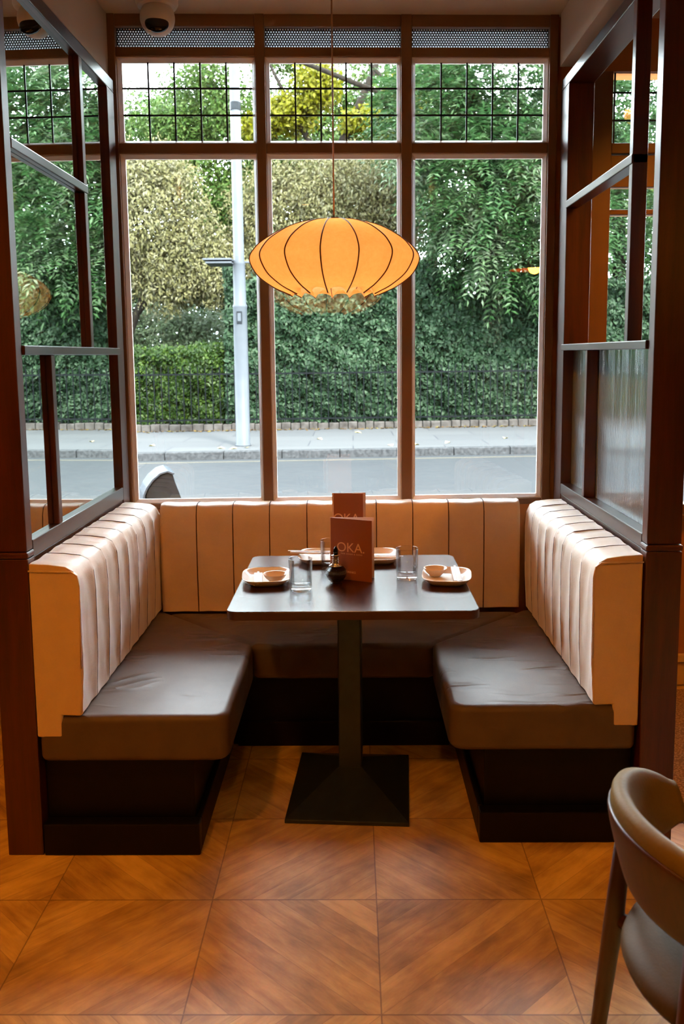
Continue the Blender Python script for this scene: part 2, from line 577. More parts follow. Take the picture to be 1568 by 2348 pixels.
def tube(bm, pts, radii, seg=10, cap=True):
    if isinstance(radii, (int, float)):
        radii = [radii]*len(pts)
    rings = []
    P = [Vector(p) for p in pts]
    up = Vector((0, 0, 1))
    prev = None
    for i, p in enumerate(P):
        if i == 0: d = P[1]-P[0]
        elif i == len(P)-1: d = P[-1]-P[-2]
        else: d = P[i+1]-P[i-1]
        d.normalize()
        if prev is None:
            a = d.cross(up)
            if a.length < 1e-3: a = d.cross(Vector((1, 0, 0)))
            a.normalize()
        else:
            a = prev - d*prev.dot(d)
            a.normalize()
        prev = a
        b = d.cross(a)
        rings.append([bm.verts.new(p + (a*cos(2*pi*k/seg) + b*sin(2*pi*k/seg))*radii[i]) for k in range(seg)])
    for i in range(len(rings)-1):
        for k in range(seg):
            bm.faces.new((rings[i][k], rings[i][(k+1) % seg], rings[i+1][(k+1) % seg], rings[i+1][k]))
    if cap:
        bm.faces.new(rings[0][::-1])
        bm.faces.new(rings[-1])

def lathe(bm, prof, seg=48, c=(0, 0, 0), closed=False):
    rings = []
    for r, z in prof:
        if r < 1e-6:
            rings.append([bm.verts.new((c[0], c[1], c[2]+z))])
        else:
            rings.append([bm.verts.new((c[0]+r*cos(2*pi*k/seg), c[1]+r*sin(2*pi*k/seg), c[2]+z)) for k in range(seg)])
    if closed:
        rings.append(rings[0])
    for a, b in zip(rings[:-1], rings[1:]):
        for k in range(seg):
            k2 = (k+1) % seg
            if len(a) == 1 and len(b) == 1: continue
            if len(a) == 1: bm.faces.new((a[0], b[k], b[k2]))
            elif len(b) == 1: bm.faces.new((a[k], a[k2], b[0]))
            else: bm.faces.new((a[k], a[k2], b[k2], b[k]))

def np_mesh(name, verts, faces, mat, parent=None, loc=(0, 0, 0), smooth=False):
    me = D.meshes.new(name)
    nv, nf, k = len(verts), len(faces), faces.shape[1]
    me.vertices.add(nv)
    me.vertices.foreach_set('co', verts.astype(np.float32).ravel())
    me.loops.add(nf*k)
    me.loops.foreach_set('vertex_index', faces.astype(np.int32).ravel())
    me.polygons.add(nf)
    me.polygons.foreach_set('loop_start', np.arange(0, nf*k, k, dtype=np.int32))
    me.update(calc_edges=True)
    me.validate()
    return link(name, me, mat, parent, loc, smooth)

def norm(a):
    return a/np.maximum(np.linalg.norm(a, axis=1, keepdims=True), 1e-9)

def leaves(cent, nrm, axis, ln, wd):
    """one folded four-vertex leaf per centre"""
    n = norm(nrm)
    a = norm(axis - n*np.sum(axis*n, axis=1, keepdims=True))
    b = np.cross(n, a)
    ln = ln.reshape(-1, 1); wd = wd.reshape(-1, 1)
    v = np.stack([cent-a*ln*0.5, cent+b*wd*0.5+n*wd*0.14-a*ln*0.05, cent+a*ln*0.5-n*ln*0.1, cent-b*wd*0.5+n*wd*0.14-a*ln*0.05], axis=1)
    N = len(cent)
    base = (np.arange(N)*4).reshape(-1, 1)
    f = np.concatenate([base+np.array([[0, 2, 1]]), base+np.array([[0, 3, 2]])], axis=0)
    return v.reshape(-1, 3), f

def rnd(n, k=3):
    return RNG.normal(size=(n, k))

# ================================================================== THE ROOM
WK = 0.047                      # the shopfront runs at a slight angle to the booths
def WF(x, y, z):                # window-frame coordinates: y counted from the frame's inner face
    return (x, 3.76 + WK*x + y, z)
ZC = 2.9
fl = boxo('floor', -4.2, 4.2, -5.0, 4.05, -0.1, 0.0, M['floor'], bevel=0)
tag(fl, kind='structure')
cp = boxo('floor', 1.06, 4.15, 1.2, 3.8, 0.0, 0.006, M['carpet'], bevel=0)
tag(cp, 'woven beige carpet beside the booth on the right', kind='structure')
tag(boxo('ceiling', -4.2, 4.2, -5.0, 4.1, ZC, ZC+0.1, M['plaster'], bevel=0), kind='structure')
tag(boxo('wall_left', -4.2, -4.1, -5.0, 4.0, 0, ZC, M['wallroom'], bevel=0), kind='structure')
tag(boxo('wall_right', 4.1, 4.2, -5.0, 4.0, 0, ZC, M['wallroom'], bevel=0), kind='structure')
tag(boxo('wall_back', -4.2, 4.2, -5.0, -4.9, 0, ZC, M['wallroom'], bevel=0), kind='structure')
# front wall pieces beside / below the windows
wf = bmesh.new()
bx(wf, -4.2, -0.992, 0.0, 0.18, -0.1, ZC, WF)
bx(wf, -0.992, 0.99, 0.0, 0.14, -0.1, 0.86, WF)
bx(wf, 0.862, 1.0, 0.03, 0.16, 0.86, ZC, WF)
bx(wf, 1.0, 3.4, 0.04, 0.16, -0.1, 0.80, WF)
bx(wf, 1.0, 4.2, 0.04, 0.16, 2.69, ZC, WF)
bx(wf, 2.6, 4.2, 0.04, 0.16, -0.1, ZC, WF)
tag(from_bm('wall_front', wf, M['ochre'], bevel=0), kind='structure')
sk = bmesh.new()
bx(sk, 1.0, 4.1, 0.02, 0.04, 0.006, 0.11, WF)
bx(sk, 1.0, 4.1, 0.012, 0.04, 0.115, 0.15, WF)
tag(from_bm('baseboard_front', sk, M['skirting'], bevel=0.003), kind='structure')
dd = bmesh.new()
bx(dd, 1.0, 4.1, 0.005, 0.04, 0.77, 0.80, WF)
tag(from_bm('trim_1', dd, M['frame'], bevel=0.003), kind='structure')
# plaster bulkheads above the partitions
tag(boxo('trim_2', -1.10, -0.985, -1.0, 3.72, 2.66, ZC, M['plaster'], bevel=0.002), 'plaster bulkhead above the left partition', kind='structure')
tag(boxo('trim_3', 0.866, 0.985, -1.0, 3.79, 2.69, ZC, M['plaster'], bevel=0.002), 'plaster bulkhead above the right partition', kind='structure')

# ------------------------------------------------------------------ main window
win = empty('window_1', (0, 3.76, 0), 0, 'wide brown framed shop window behind the booth with leaded top lights', kind='structure')
def wlocal(x, y, z):
    return (x, WK*x + y, z)
fb = bmesh.new()
FB = [(-0.992, -0.955), (-0.390, -0.350), (0.210, 0.255), (0.826, 0.862)]
for i, (a, b_) in enumerate(FB):
    bx(fb, a, b_, 0.0, 0.07, 0.86, ZC, wlocal)
H_R = [(2.852, ZC), (2.735, 2.772), (2.352, 2.393), (0.86, 0.885)]
for i, (z0, z1) in enumerate(H_R):
    for (a, b_) in ((-0.955, -0.39), (-0.35, 0.21), (0.255, 0.826)):
        bx(fb, a, b_, 0.004, 0.066, z0, z1, wlocal)
from_bm('window_frame', fb, M['frame'], win, bevel=0.003)
LI = [(-0.955, -0.390), (-0.350, 0.210), (0.255, 0.826)]
for (a, b_) in LI:
    for (z0, z1) in ((0.885, 2.352), (2.393, 2.735)):
        w = 0.016
        bd = bmesh.new()
        def ring(e, y):
            return [bd.verts.new(wlocal(xx, y, zz)) for xx, zz in ((a+e, z0+e), (b_-e, z0+e), (b_-e, z1-e), (a+e, z1-e))]
        R_ = [ring(0.0, 0.012), ring(0.004, 0.012), ring(w, 0.036), ring(w, 0.048), ring(0.0, 0.055)]
        for q0, q1 in zip(R_, R_[1:]+R_[:1]):
            for q in range(4):
                bd.faces.new((q0[q], q0[(q+1) % 4], q1[(q+1) % 4], q1[q]))
        from_bm('glazing_bead', bd, M['bead'], win)
        g = bmesh.new()
        bx(g, a+w-0.002, b_-w+0.002, 0.040, 0.042, z0+w-0.002, z1-w+0.002, wlocal)
        pane = from_bm('glass_pane', g, M['glass'], win)
    lb = bmesh.new()
    n = 5
    aa, bb = a+0.016, b_-0.016
    for k in range(1, n):
        x = aa + (bb-aa)*k/n
        bx(lb, x-0.0035, x+0.0035, 0.033, 0.038, 2.404, 2.724, wlocal)
    for k in range(1, 3):
        z = 2.404 + 0.32*k/3
        bx(lb, aa, bb, 0.032, 0.037, z-0.0035, z+0.0035, wlocal)
    from_bm('leaded_bars', lb, M['lead'], win)
    vb = bmesh.new()
    bx(vb, a, b_, 0.03, 0.031, 2.772, 2.852, wlocal)
    from_bm('vent_grille', vb, M['perf'], win)
    ob = bmesh.new()
    bx(ob, a, b_, 0.055, 0.056, 2.772, 2.852, wlocal)
    from_bm('vent_backing', ob, M['opal'], win)

# ------------------------------------------------------------------ neighbouring window (seen through the right partition)
win2 = empty('window_2', (0, 3.80, 0), 0, 'window beyond the right partition with leaded light over a brown panel', kind='structure')
nb = bmesh.new()
bx(nb, 1.0, 1.107, 0.0, 0.07, 0.80, 2.69, wlocal)
bx(nb, 1.107, 2.6, 0.0, 0.07, 2.357, 2.40, wlocal)
bx(nb, 1.107, 2.6, 0.012, 0.06, 2.22, 2.352, wlocal)
bx(nb, 1.107, 2.6, 0.004, 0.06, 2.104, 2.126, wlocal)
bx(nb, 1.107, 2.6, 0.0, 0.07, 0.80, 0.84, wlocal)
bx(nb, 1.84, 1.88, 0.0, 0.07, 0.84, 2.69, wlocal)
nbo = from_bm('window_frame', nb, M['frame'], win2, bevel=0.003)
g = bmesh.new()
for z0, z1 in ((0.84, 2.104), (2.126, 2.22), (2.40, 2.69)):
    bx(g, 1.107, 1.84, 0.030, 0.032, z0, z1, wlocal)
    bx(g, 1.88, 2.6, 0.030, 0.032, z0, z1, wlocal)
from_bm('glass_pane', g, M['glass'], win2)
lb = bmesh.new()
for k in range(1, 7):
    bx(lb, 1.0+0.12*k-0.0035, 1.0+0.12*k+0.0035, 0.024, 0.029, 2.40, 2.69, wlocal)
for z in (2.497, 2.61):
    bx(lb, 1.107, 2.6, 0.023, 0.028, z-0.0035, z+0.0035, wlocal)
from_bm('leaded_bars', lb, M['lead'], win2)

# ------------------------------------------------------------------ partitions
PL = empty('booth_partition', (-1.015, 2.506, 0), 0, 'dark wood booth partition on the left fitted with mirror panels', 'partition')
def pl(x, y, z):
    return (x+1.015, y-2.506, z)
def part_box(name, parent, fn, x0, x1, y0, y1, z0, z1, mat, bevel=0.003):
    return boxo(name, x0, x1, y0, y1, z0, z1, mat, parent, bevel, fn)
XI, XO = -0.964, -1.069
wd, wy = M['wood_dark'], M['wood_dark_y']
part_box('front_post', PL, pl, XO, XI, 2.506, 2.556, 0.952, 2.9, wd)
part_box('front_post_base', PL, pl, XO-0.002, XI+0.002, 2.503, 2.558, 0.0, 0.93, wd)
part_box('post_bead', PL, pl, XO-0.004, XI+0.004, 2.50, 2.56, 0.932, 0.95, wd, 0.005)
part_box('back_post', PL, pl, XO, XI, 3.60, 3.70, 0.0, 2.585, wd)
part_box('top_rail', PL, pl, XO, XI, 2.556, 3.70, 2.585, 2.635, wy)
part_box('bottom_rail', PL, pl, XO, XI, 2.558, 3.60, 0.925, 0.978, wy)
part_box('middle_rail', PL, pl, -0.983, XI+0.008, 2.556, 3.612, 1.528, 1.556, wy)
part_box('short_rail', PL, pl, -0.983, XI+0.002, 2.556, 3.285, 2.112, 2.142, wy)
part_box('stile', PL, pl, -0.983, XI, 3.24, 3.277, 1.556, 2.112, wd)
part_box('stile', PL, pl, -0.983, XI, 3.24, 3.277, 2.142, 2.585, wd)
part_box('stile', PL, pl, -0.983, XI, 2.80, 2.836, 0.978, 1.528, wd)
part_box('lower_panel', PL, pl, -1.06, -0.968, 2.558, 3.60, 0.0, 0.925, wy)
part_box('backing_board', PL, pl, -1.06, -0.988, 2.556, 3.60, 0.978, 2.585, wd, 0.0)
part_box('mirror_panel', PL, pl, -0.988, -0.983, 2.556, 3.60, 0.978, 2.585, M['mirror'], 0.0)

PR = empty('booth_partition', (0.92, 2.55, 0), 0, 'dark wood booth partition on the right, open above fluted glass panels', 'partition')
def pr(x, y, z):
    return (x-0.92, y-2.55, z)
XI, XO = 0.87, 0.972
part_box('front_post', PR, pr, XI, XO, 2.55, 2.60, 0.952, 2.9, wd)
part_box('front_post_base', PR, pr, XI-0.002, XO+0.002, 2.547, 2.602, 0.0, 0.93, wd)
part_box('post_bead', PR, pr, XI-0.004, XO+0.004, 2.544, 2.604, 0.932, 0.95, wd, 0.005)
part_box('back_post', PR, pr, XI, XO, 3.64, 3.765, 0.0, 2.585, wd)
part_box('top_rail', PR, pr, XI, XO, 2.60, 3.765, 2.585, 2.628, wy)
part_box('bottom_rail', PR, pr, XI, XO, 2.602, 3.64, 0.93, 0.975, wy)
part_box('middle_rail', PR, pr, XI-0.008, XO, 2.60, 3.648, 1.528, 1.554, wy)
part_box('short_rail', PR, pr, XI-0.003, 0.917, 2.80, 3.645, 2.098, 2.128, wy)
part_box('stile', PR, pr, XI, 0.917, 2.80, 2.835, 1.554, 2.585, wd)
part_box('stile', PR, pr, XI, 0.93, 3.27, 3.30, 0.975, 1.528, wd)
part_box('lower_panel', PR, pr, 0.873, 0.965, 2.602, 3.64, 0.0, 0.93, wy)
def fluted(y0, y1, z0, z1, x0=0.912, x1=0.918, pitch=0.0125):
    bm = bmesh.new()
    n = int(round((y1-y0)/pitch))*10
    A, B, Cc, Dd = [], [], [], []
    for i in range(n+1):
        y = y0+(y1-y0)*i/n
        dx = -0.0016*abs(sin(pi*(y-y0)/pitch))
        A.append(bm.verts.new(pr(x0+dx, y, z0))); B.append(bm.verts.new(pr(x0+dx, y, z1)))
        Cc.append(bm.verts.new(pr(x1, y, z0))); Dd.append(bm.verts.new(pr(x1, y, z1)))
    for i in range(n):
        bm.faces.new((A[i], A[i+1], B[i+1], B[i]))
        bm.faces.new((Cc[i], Dd[i], Dd[i+1], Cc[i+1]))
        bm.faces.new((A[i], Cc[i], Cc[i+1], A[i+1]))
        bm.faces.new((B[i], B[i+1], Dd[i+1], Dd[i]))
    bm.faces.new((A[0], B[0], Dd[0], Cc[0])); bm.faces.new((A[-1], Cc[-1], Dd[-1], B[-1]))
    return from_bm('fluted_glass', bm, M['fluted'], PR)
fluted(3.30, 3.64, 0.975, 1.528)
fluted(2.60, 3.27, 0.975, 1.528)

# ------------------------------------------------------------------ banquettes
def channels(name, length, bounds, prof, parent, mat, amp=0.014, place=None, sub=12, dback=0.004):
    """upholstered back: profile [(d, z)] swept along the length, puffed between the seams"""
    # resample profile
    P = [Vector((p[0], p[1])) for p in prof]
    pts = []
    for i in range(len(P)-1):
        n = max(1, int((P[i+1]-P[i]).length/0.02))
        for k in range(n):
            pts.append(P[i].lerp(P[i+1], k/n))
    pts.append(P[-1])
    nr = []
    for i in range(len(pts)):
        a = pts[max(0, i-1)]; b = pts[min(len(pts)-1, i+1)]
        t = (b-a).normalized()
        nr.append(Vector((-t.y, t.x)))
    us = []
    for a, b in zip(bounds[:-1], bounds[1:]):
        for k in range(sub):
            us.append((a+(b-a)*k/sub, k/sub))
    us.append((bounds[-1], 1.0))
    rr = random.Random(len(bounds))
    verts = []
    seam_amp = {}
    for (u, t) in us:
        h = (1-abs(2*t-1)**3.2)
        if t in (0, 1.0): h = 0
        for j, (p, n) in enumerate(zip(pts, nr)):
            fade = max(0.0, min(1.0, (p.x-dback)/0.09))
            fade *= min(1.0, j/3.0+0.3)
            wob = 0.0012*sin(u*61+p.y*17)+0.0009*sin(p.y*95+u*23)
            q = p + n*(amp*h*fade + (wob if h > 0 else 0))
            verts.append(place(u, q.x, q.y))
    W = len(pts)
    faces = []
    for i in range(len(us)-1):
        for j in range(W-1):
            faces.append((i*W+j, i*W+j+1, (i+1)*W+j+1, (i+1)*W+j))
    me = D.meshes.new(name)
    me.from_pydata(verts, [], faces)
    me.update()
    o = link(name, me, mat, parent, smooth=True)
    bm = bmesh.new(); bm.from_mesh(me); 
    # close the ends
    for i in (0, len(us)-1):
        bm.verts.ensure_lookup_table()
        bm.faces.new([bm.verts[i*W+j] for j in range(W)])
    bmesh.ops.recalc_face_normals(bm, faces=bm.faces)
    bm.to_mesh(me); bm.free()
    # crisp shading at the end caps
    for p in me.polygons:
        p.use_smooth = len(p.vertices) <= 4
    return o

def seamlines(parent, bounds, prof, place):
    for u in bounds:
        bm = bmesh.new()
        tube(bm, [place(u, d, z) for d, z in prof], 0.0030, 6)
        from_bm('seam', bm, M['piping'], parent, smooth=True)

def cushion(name, pts, z0, z1, parent, mat, bevel=0.035, crown=0.012, wr=0.0):
    """soft seat pad from a plan outline: rounded edges, slightly crowned top"""
    bm = bmesh.new()
    prism(bm, pts, z0, z1)
    bmesh.ops.recalc_face_normals(bm, faces=bm.faces)
    o = from_bm(name, bm, mat, parent, smooth=True, fix=False)
    md = o.modifiers.new('bevel', 'BEVEL'); md.width = bevel; md.segments = 5; md.limit_method = 'ANGLE'; md.angle_limit = radians(30)
    md.harden_normals = True
    return o

def round_corner(p0, p1, p2, r, n=6):
    a = (Vector(p0)-Vector(p1)).normalized(); b = (Vector(p2)-Vector(p1)).normalized()
    ang = a.angle(b)
    d = r/tan(ang/2)
    s = Vector(p1)+a*d; e = Vector(p1)+b*d
    c = Vector(p1)+(a+b).normalized()*(r/sin(ang/2))
    a0 = atan2(s.y-c.y, s.x-c.x); a1 = atan2(e.y-c.y, e.x-c.x)
    da = (a1-a0+pi) % (2*pi)-pi
    return [(c.x+r*cos(a0+da*k/n), c.y+r*sin(a0+da*k/n)) for k in range(n+1)]

def side_bench(sgn, xw, y0, xin, label, skx, plx):
    """sgn -1: left bench (inner direction +x); +1: right bench. xw partition face, xin cushion front"""
    root = empty('banquette_bench', (xw, y0, 0), 0, label, 'bench', 'banquette benches round the booth')
    s = -sgn                                  # +1 means extends towards +x
    L = lambda x, y, z: (x-xw, y-y0, z)
    # plinth and skirting
    bm = bmesh.new()
    xa, xb = sorted((xw+s*0.004, plx-s*0.02))
    bx(bm, xa, xb, y0+0.05, 3.60, 0.0, 0.298, L)
    from_bm('plinth', bm, M['plinth'], root, bevel=0.003)
    bm = bmesh.new()
    xa, xb = sorted((xw+s*0.004, plx))
    bx(bm, xa, xb, y0+0.0, y0+0.048, 0.0, 0.10, L)
    xa, xb = sorted((plx-s*0.018, plx))
    bx(bm, xa, xb, y0+0.048, 3.25, 0.0, 0.10, L)
    from_bm('skirting_board', bm, M['plinth'], root, bevel=0.004)
    # seat cushion, mitred towards the back bench
    xb_ = xw+s*0.008
    xt = xw+s*0.30
    P0, P1, P2, P3, P4 = (xb_, y0-0.005), (xin, y0-0.005), (xin, 3.155), (xw+s*0.162, 3.585), (xb_, 3.585)
    pts = [P0] + round_corner(P0, P1, P2, 0.05) + round_corner(P1, P2, P3, 0.05) + [P3, P4]
    pts = [(x-xw, y-y0) for x, y in pts]
    # dense grid top for a soft, slightly wrinkled surface
    bm = bmesh.new()
    prism(bm, pts, 0.302, 0.448)
    c = from_bm('seat_cushion', bm, M['seat'], root, smooth=True)
    md = c.modifiers.new('bevel', 'BEVEL'); md.width = 0.022; md.segments = 5; md.limit_method = 'ANGLE'; md.angle_limit = radians(35); md.harden_normals = True
    # piping round the top edge of the pad
    # backrest with channels
    t0, t1 = xw+s*0.148, xw+s*0.156
    prof = [(0.142, 0.455), (0.150, 0.60), (0.152, 0.80), (0.148, 0.862), (0.134, 0.893), (0.110, 0.907), (0.06, 0.913), (0.004, 0.915), (0.004, 0.455)]
    ln = 3.60-y0
    n = 8
    bounds = [0.0]+[0.02+(ln-0.02)*k/n for k in range(1, n+1)]
    place = lambda u, d, z: (s*d, u, z)
    bk = channels('backrest', ln, bounds, prof, root, M['tan'], 0.0065, place)
    # seams running up and over
    seamlines(bk, bounds[1:-1], prof[:-1], lambda u, d, z: (s*(d-0.0025), u, z-0.0015))
    # tailored end panel with its tongue
    bm = bmesh.new()
    out = [(0.004, 0.384), (0.080, 0.384), (0.082, 0.452), (0.140, 0.450), (0.148, 0.60), (0.152, 0.85), (0.146, 0.882), (0.130, 0.894), (0.004, 0.897)]
    a = [bm.verts.new((s*x, -0.006, z)) for x, z in out]
    b = [bm.verts.new((s*x, 0.012, z)) for x, z in out]
    bm.faces.new(a); bm.faces.new(b[::-1])
    for i in range(len(out)):
        j = (i+1) % len(out)
        bm.faces.new((a[i], b[i], b[j], a[j]))
    ep = from_bm('end_panel', bm, M['tan'], root, smooth=True, bevel=0.006, seg=3)
    bm = bmesh.new()
    tube(bm, [(s*x, -0.008, z) for x, z in out[4:]], 0.0028, 6)
    from_bm('piping', bm, M['tan'], ep, smooth=True)
    return root

LB = side_bench(-1, -0.962, 2.50, -0.382, 'left side bench of the booth with tan channelled back and brown seat', None, -0.479)
RB = side_bench(+1, 0.868, 2.565, 0.290, 'right side bench of the booth with tan channelled back and brown seat', None, 0.385)

# back bench
BB = empty('banquette_bench', (-0.05, 3.60, 0), 0, 'back bench of the booth running under the window behind the table', 'bench', 'banquette benches round the booth')
bl = lambda x, y, z: (x+0.05, y-3.60, z)
bm = bmesh.new(); bx(bm, -0.48, 0.385, 3.27, 3.60, 0, 0.298, bl); from_bm('plinth', bm, M['plinth'], BB, bevel=0.003)
bm = bmesh.new(); bx(bm, -0.46, 0.365, 3.252, 3.27, 0, 0.10, bl); from_bm('skirting_board', bm, M['plinth'], BB, bevel=0.003)
pts = [(-0.375, 3.165), (0.283, 3.165), (0.700, 3.59), (-0.795, 3.59)]
bm = bmesh.new(); prism(bm, [(x+0.05, y-3.60) for x, y in pts], 0.302, 0.440)
c = from_bm('seat_cushion', bm, M['seat'], BB, smooth=True)
md = c.modifiers.new('bevel', 'BEVEL'); md.width = 0.022; md.segments = 5; md.limit_method = 'ANGLE'; md.angle_limit = radians(35); md.harden_normals = True
prof = [(0.0, 0.445), (0.006, 0.60), (0.002, 0.80), (-0.004, 0.862), (-0.018, 0.892), (-0.04, 0.902), (-0.07, 0.902), (-0.10, 0.90), (-0.105, 0.445)]
bnd = [-0.812, -0.660, -0.508, -0.354, -0.197, -0.05, 0.095, 0.248, 0.399, 0.548, 0.700]
pb = lambda u, d, z: (u+0.05, (3.605-d) + WK*u*0.6 - 3.60, z)
bk = channels('backrest', 1.5, bnd, prof, BB, M['tan'], 0.010, pb, dback=-0.105)
seamlines(bk, bnd[1:-1], prof[:-1], lambda u, d, z: pb(u, d-0.002, z-0.0012))

# ------------------------------------------------------------------ table
TB = empty('pedestal_table', (-0.017, 2.915, 0), 0, 'square dark wood table on a black iron pedestal base in the booth', 'table')
def rrect(w, d, r, n=6):
    out = []
    for cx, cy, a0 in ((w/2-r, d/2-r, 0), (-w/2+r, d/2-r, pi/2), (-w/2+r, -d/2+r, pi), (w/2-r, -d/2+r, 1.5*pi)):
        for k in range(n+1):
            a = a0+pi/2*k/n
            out.append((cx+r*cos(a), cy+r*sin(a)))
    return out
bm = bmesh.new(); prism(bm, [(x+0.012, y+0.017) for x, y in rrect(0.772, 0.745, 0.035)], 0.722, 0.750)
o = from_bm('tabletop', bm, M['table'], TB, bevel=0.003)
o.data.materials.append(M['table_edge'])
for p in o.data.polygons:
    if abs(p.normal.z) < 0.5: p.material_index = 1
cr = radians(-3.4)
def rc(x, y): return (x*cos(cr)-y*sin(cr), x*sin(cr)+y*cos(cr))
bm = bmesh.new()
hw, hd = 0.2035, 0.245
lo = [(-hw, -hd), (hw, -hd), (hw, hd), (-hw, hd)]
r0 = [bm.verts.new((*rc(x, y), 0.0)) for x, y in lo]
r1 = [bm.verts.new((*rc(x, y), 0.012)) for x, y in lo]
r2 = [bm.verts.new((*rc(x*0.17/hw*1.0 if False else (0.042 if x > 0 else -0.042), (0.042 if y > 0 else -0.042)), 0.098)) for x, y in lo]
bm.faces.new(r0[::-1]); bm.faces.new(r2)
for a, b in ((r0, r1), (r1, r2)):
    for i in range(4):
        bm.faces.new((a[i], a[(i+1) % 4], b[(i+1) % 4], b[i]))
from_bm('pedestal_base', bm, M['black_iron'], TB, bevel=0.002)
bm = bmesh.new(); prism(bm, [rc(x, y) for x, y in rrect(0.080, 0.080, 0.006, 3)], 0.09, 0.712)
from_bm('pedestal_column', bm, M['black_iron'], TB)
bm = bmesh.new(); prism(bm, [rc(x, y) for x, y in rrect(0.30, 0.30, 0.01, 2)], 0.712, 0.722)
from_bm('support_plate', bm, M['black_iron'], TB)

# ------------------------------------------------------------------ things on the table
TZ = 0.7505
def super_ring(w, d, z, n=64, e=3.6):
    out = []
    for k in range(n):
        a = 2*pi*k/n
        c, s = cos(a), sin(a)
        x = (abs(c)**(2/e))*(1 if c >= 0 else -1)*w/2
        y = (abs(s)**(2/e))*(1 if s >= 0 else -1)*d/2
        out.append((x, y, z))
    return out
def loft(bm, rings, capa=True, capb=True):
    R = [[bm.verts.new(p) for p in r] for r in rings]
    n = len(R[0])
    for a, b in zip(R[:-1], R[1:]):
        for k in range(n):
            bm.faces.new((a[k], a[(k+1) % n], b[(k+1) % n], b[k]))
    if capa: bm.faces.new(R[0][::-1])
    if capb: bm.faces.new(R[-1])
def plate(x, y, rz, label, w=0.168, d=0.205):
    bm = bmesh.new()
    S = [(0.66, 0.0), (0.70, 0.002), (0.86, 0.011), (0.99, 0.0235), (1.0, 0.0255), (0.985, 0.0265), (0.94, 0.0225), (0.80, 0.0115), (0.70, 0.0075), (0.60, 0.0065)]
    loft(bm, [super_ring(w*k, d*k, z) for k, z in S])
    o = from_bm('side_plate', bm, M['ceramic'], None, (x, y, TZ), smooth=True)
    o.rotation_euler = (0, 0, rz)
    return tag(o, label, 'plate', 'white rounded square plates on the table')
PLT = [(-0.300, 2.915, 0.10, 'white plate at the left of the table beside the front tumbler'),
       (0.315, 2.905, -0.12, 'white plate at the right front corner of the table'),
       (0.085, 3.215, 0.05, 'white plate half hidden behind the menu at the back of the table'),
       (-0.125, 3.215, 0.0, 'white plate at the back of the table behind the rear tumbler')]
for p in PLT: plate(*p)

def bowl(x, y, z, label):
    bm = bmesh.new()
    prof = [(0.0, 0.0), (0.018, 0.0), (0.020, 0.003), (0.032, 0.014), (0.040, 0.027), (0.0405, 0.0285), (0.0385, 0.0275), (0.030, 0.015), (0.018, 0.006), (0.0, 0.005)]
    lathe(bm, prof, 40)
    o = from_bm('sauce_bowl', bm, M['ceramic_cream'], None, (x, y, z), smooth=True)
    return tag(o, label, 'bowl', 'small sauce bowls on the plates')
bowl(-0.268, 2.880, TZ+0.0088, 'small cream sauce bowl on the left plate')
bowl(0.280, 2.945, TZ+0.0088, 'small cream sauce bowl on the right front plate')

def chopsticks(x, y, z, rz, label, tilt=0.0):
    root = empty('chopstick_packet', (x, y, z), rz, label, 'chopsticks', 'paper wrapped chopsticks on the plates')
    root.rotation_euler = (tilt, 0, rz)
    bm = bmesh.new()
    prism(bm, rrect(0.028, 0.15, 0.001, 1), 0.0, 0.007)
    ps = from_bm('paper_sleeve', bm, M['paper'], root, bevel=0.002)
    bm = bmesh.new()
    prism(bm, rrect(0.008, 0.17, 0.001, 1), 0.0075, 0.009)
    from_bm('paper_fold', bm, M['paper'], ps, bevel=0.001)
    return root
chopsticks(-0.328, 2.90, TZ+0.0095, 0.10, 'white paper chopstick packet on the left plate')
chopsticks(0.350, 2.925, TZ+0.0150, -0.04, 'white paper chopstick packet on the right front plate', radians(4))
chopsticks(-0.165, 3.21, TZ+0.0300, 1.45, 'white paper chopstick packet on the back plate behind the rear tumbler')
o = chopsticks(0.10, 3.215, TZ+0.0100, 1.45, 'white paper chopstick packet on the plate behind the menu')

def tumbler(x, y, label):
    bm = bmesh.new()
    R, H_ = 0.0395, 0.107
    prof = [(0.0, 0.0), (0.033, 0.0), (0.0355, 0.003), (0.0362, 0.010), (R, H_-0.001), (R-0.0008, H_), (R-0.0018, H_-0.001), (0.0340, 0.026), (0.030, 0.021), (0.0, 0.0195)]
    lathe(bm, prof, 64)
    o = from_bm('tumbler', bm, M['tumbler'], None, (x, y, TZ), smooth=True)
    return tag(o, label, 'glass', 'clear tumblers on the table')
tumbler(-0.177, 2.806, 'clear empty tumbler nearest the camera, beside the left plate')
tumbler(0.182, 2.945, 'clear empty tumbler between the menu and the right plate')
tumbler(-0.083, 3.085, 'clear tumbler half hidden behind the left edge of the menu')

# oil lamp
OL = empty('oil_lamp', (-0.062, 2.885, TZ), 0, 'small dark quilted glass oil lamp with pointed black stopper before the menus', 'oil lamp')
bm = bmesh.new()
lathe(bm, [(0.0, 0.0), (0.020, 0.0), (0.021, 0.004), (0.017, 0.008), (0.026, 0.014), (0.034, 0.025), (0.0365, 0.036), (0.034, 0.048), (0.026, 0.058), (0.016, 0.064), (0.0, 0.066)], 64)
from_bm('body', bm, M['quilted'], OL, smooth=True)
bm = bmesh.new()
lathe(bm, [(0.0, 0.060), (0.024, 0.061), (0.025, 0.063), (0.016, 0.067), (0.012, 0.072), (0.0145, 0.075), (0.0115, 0.078), (0.0145, 0.082), (0.0115, 0.086), (0.0135, 0.090), (0.011, 0.093), (0.015, 0.097), (0.015, 0.099), (0.0, 0.100)], 40)
from_bm('neck_ring', bm, M['chrome'], OL, smooth=True)
bm = bmesh.new()
lathe(bm, [(0.0, 0.098), (0.007, 0.099), (0.0085, 0.104), (0.0085, 0.112), (0.006, 0.121), (0.002, 0.128), (0.0, 0.129)], 32)
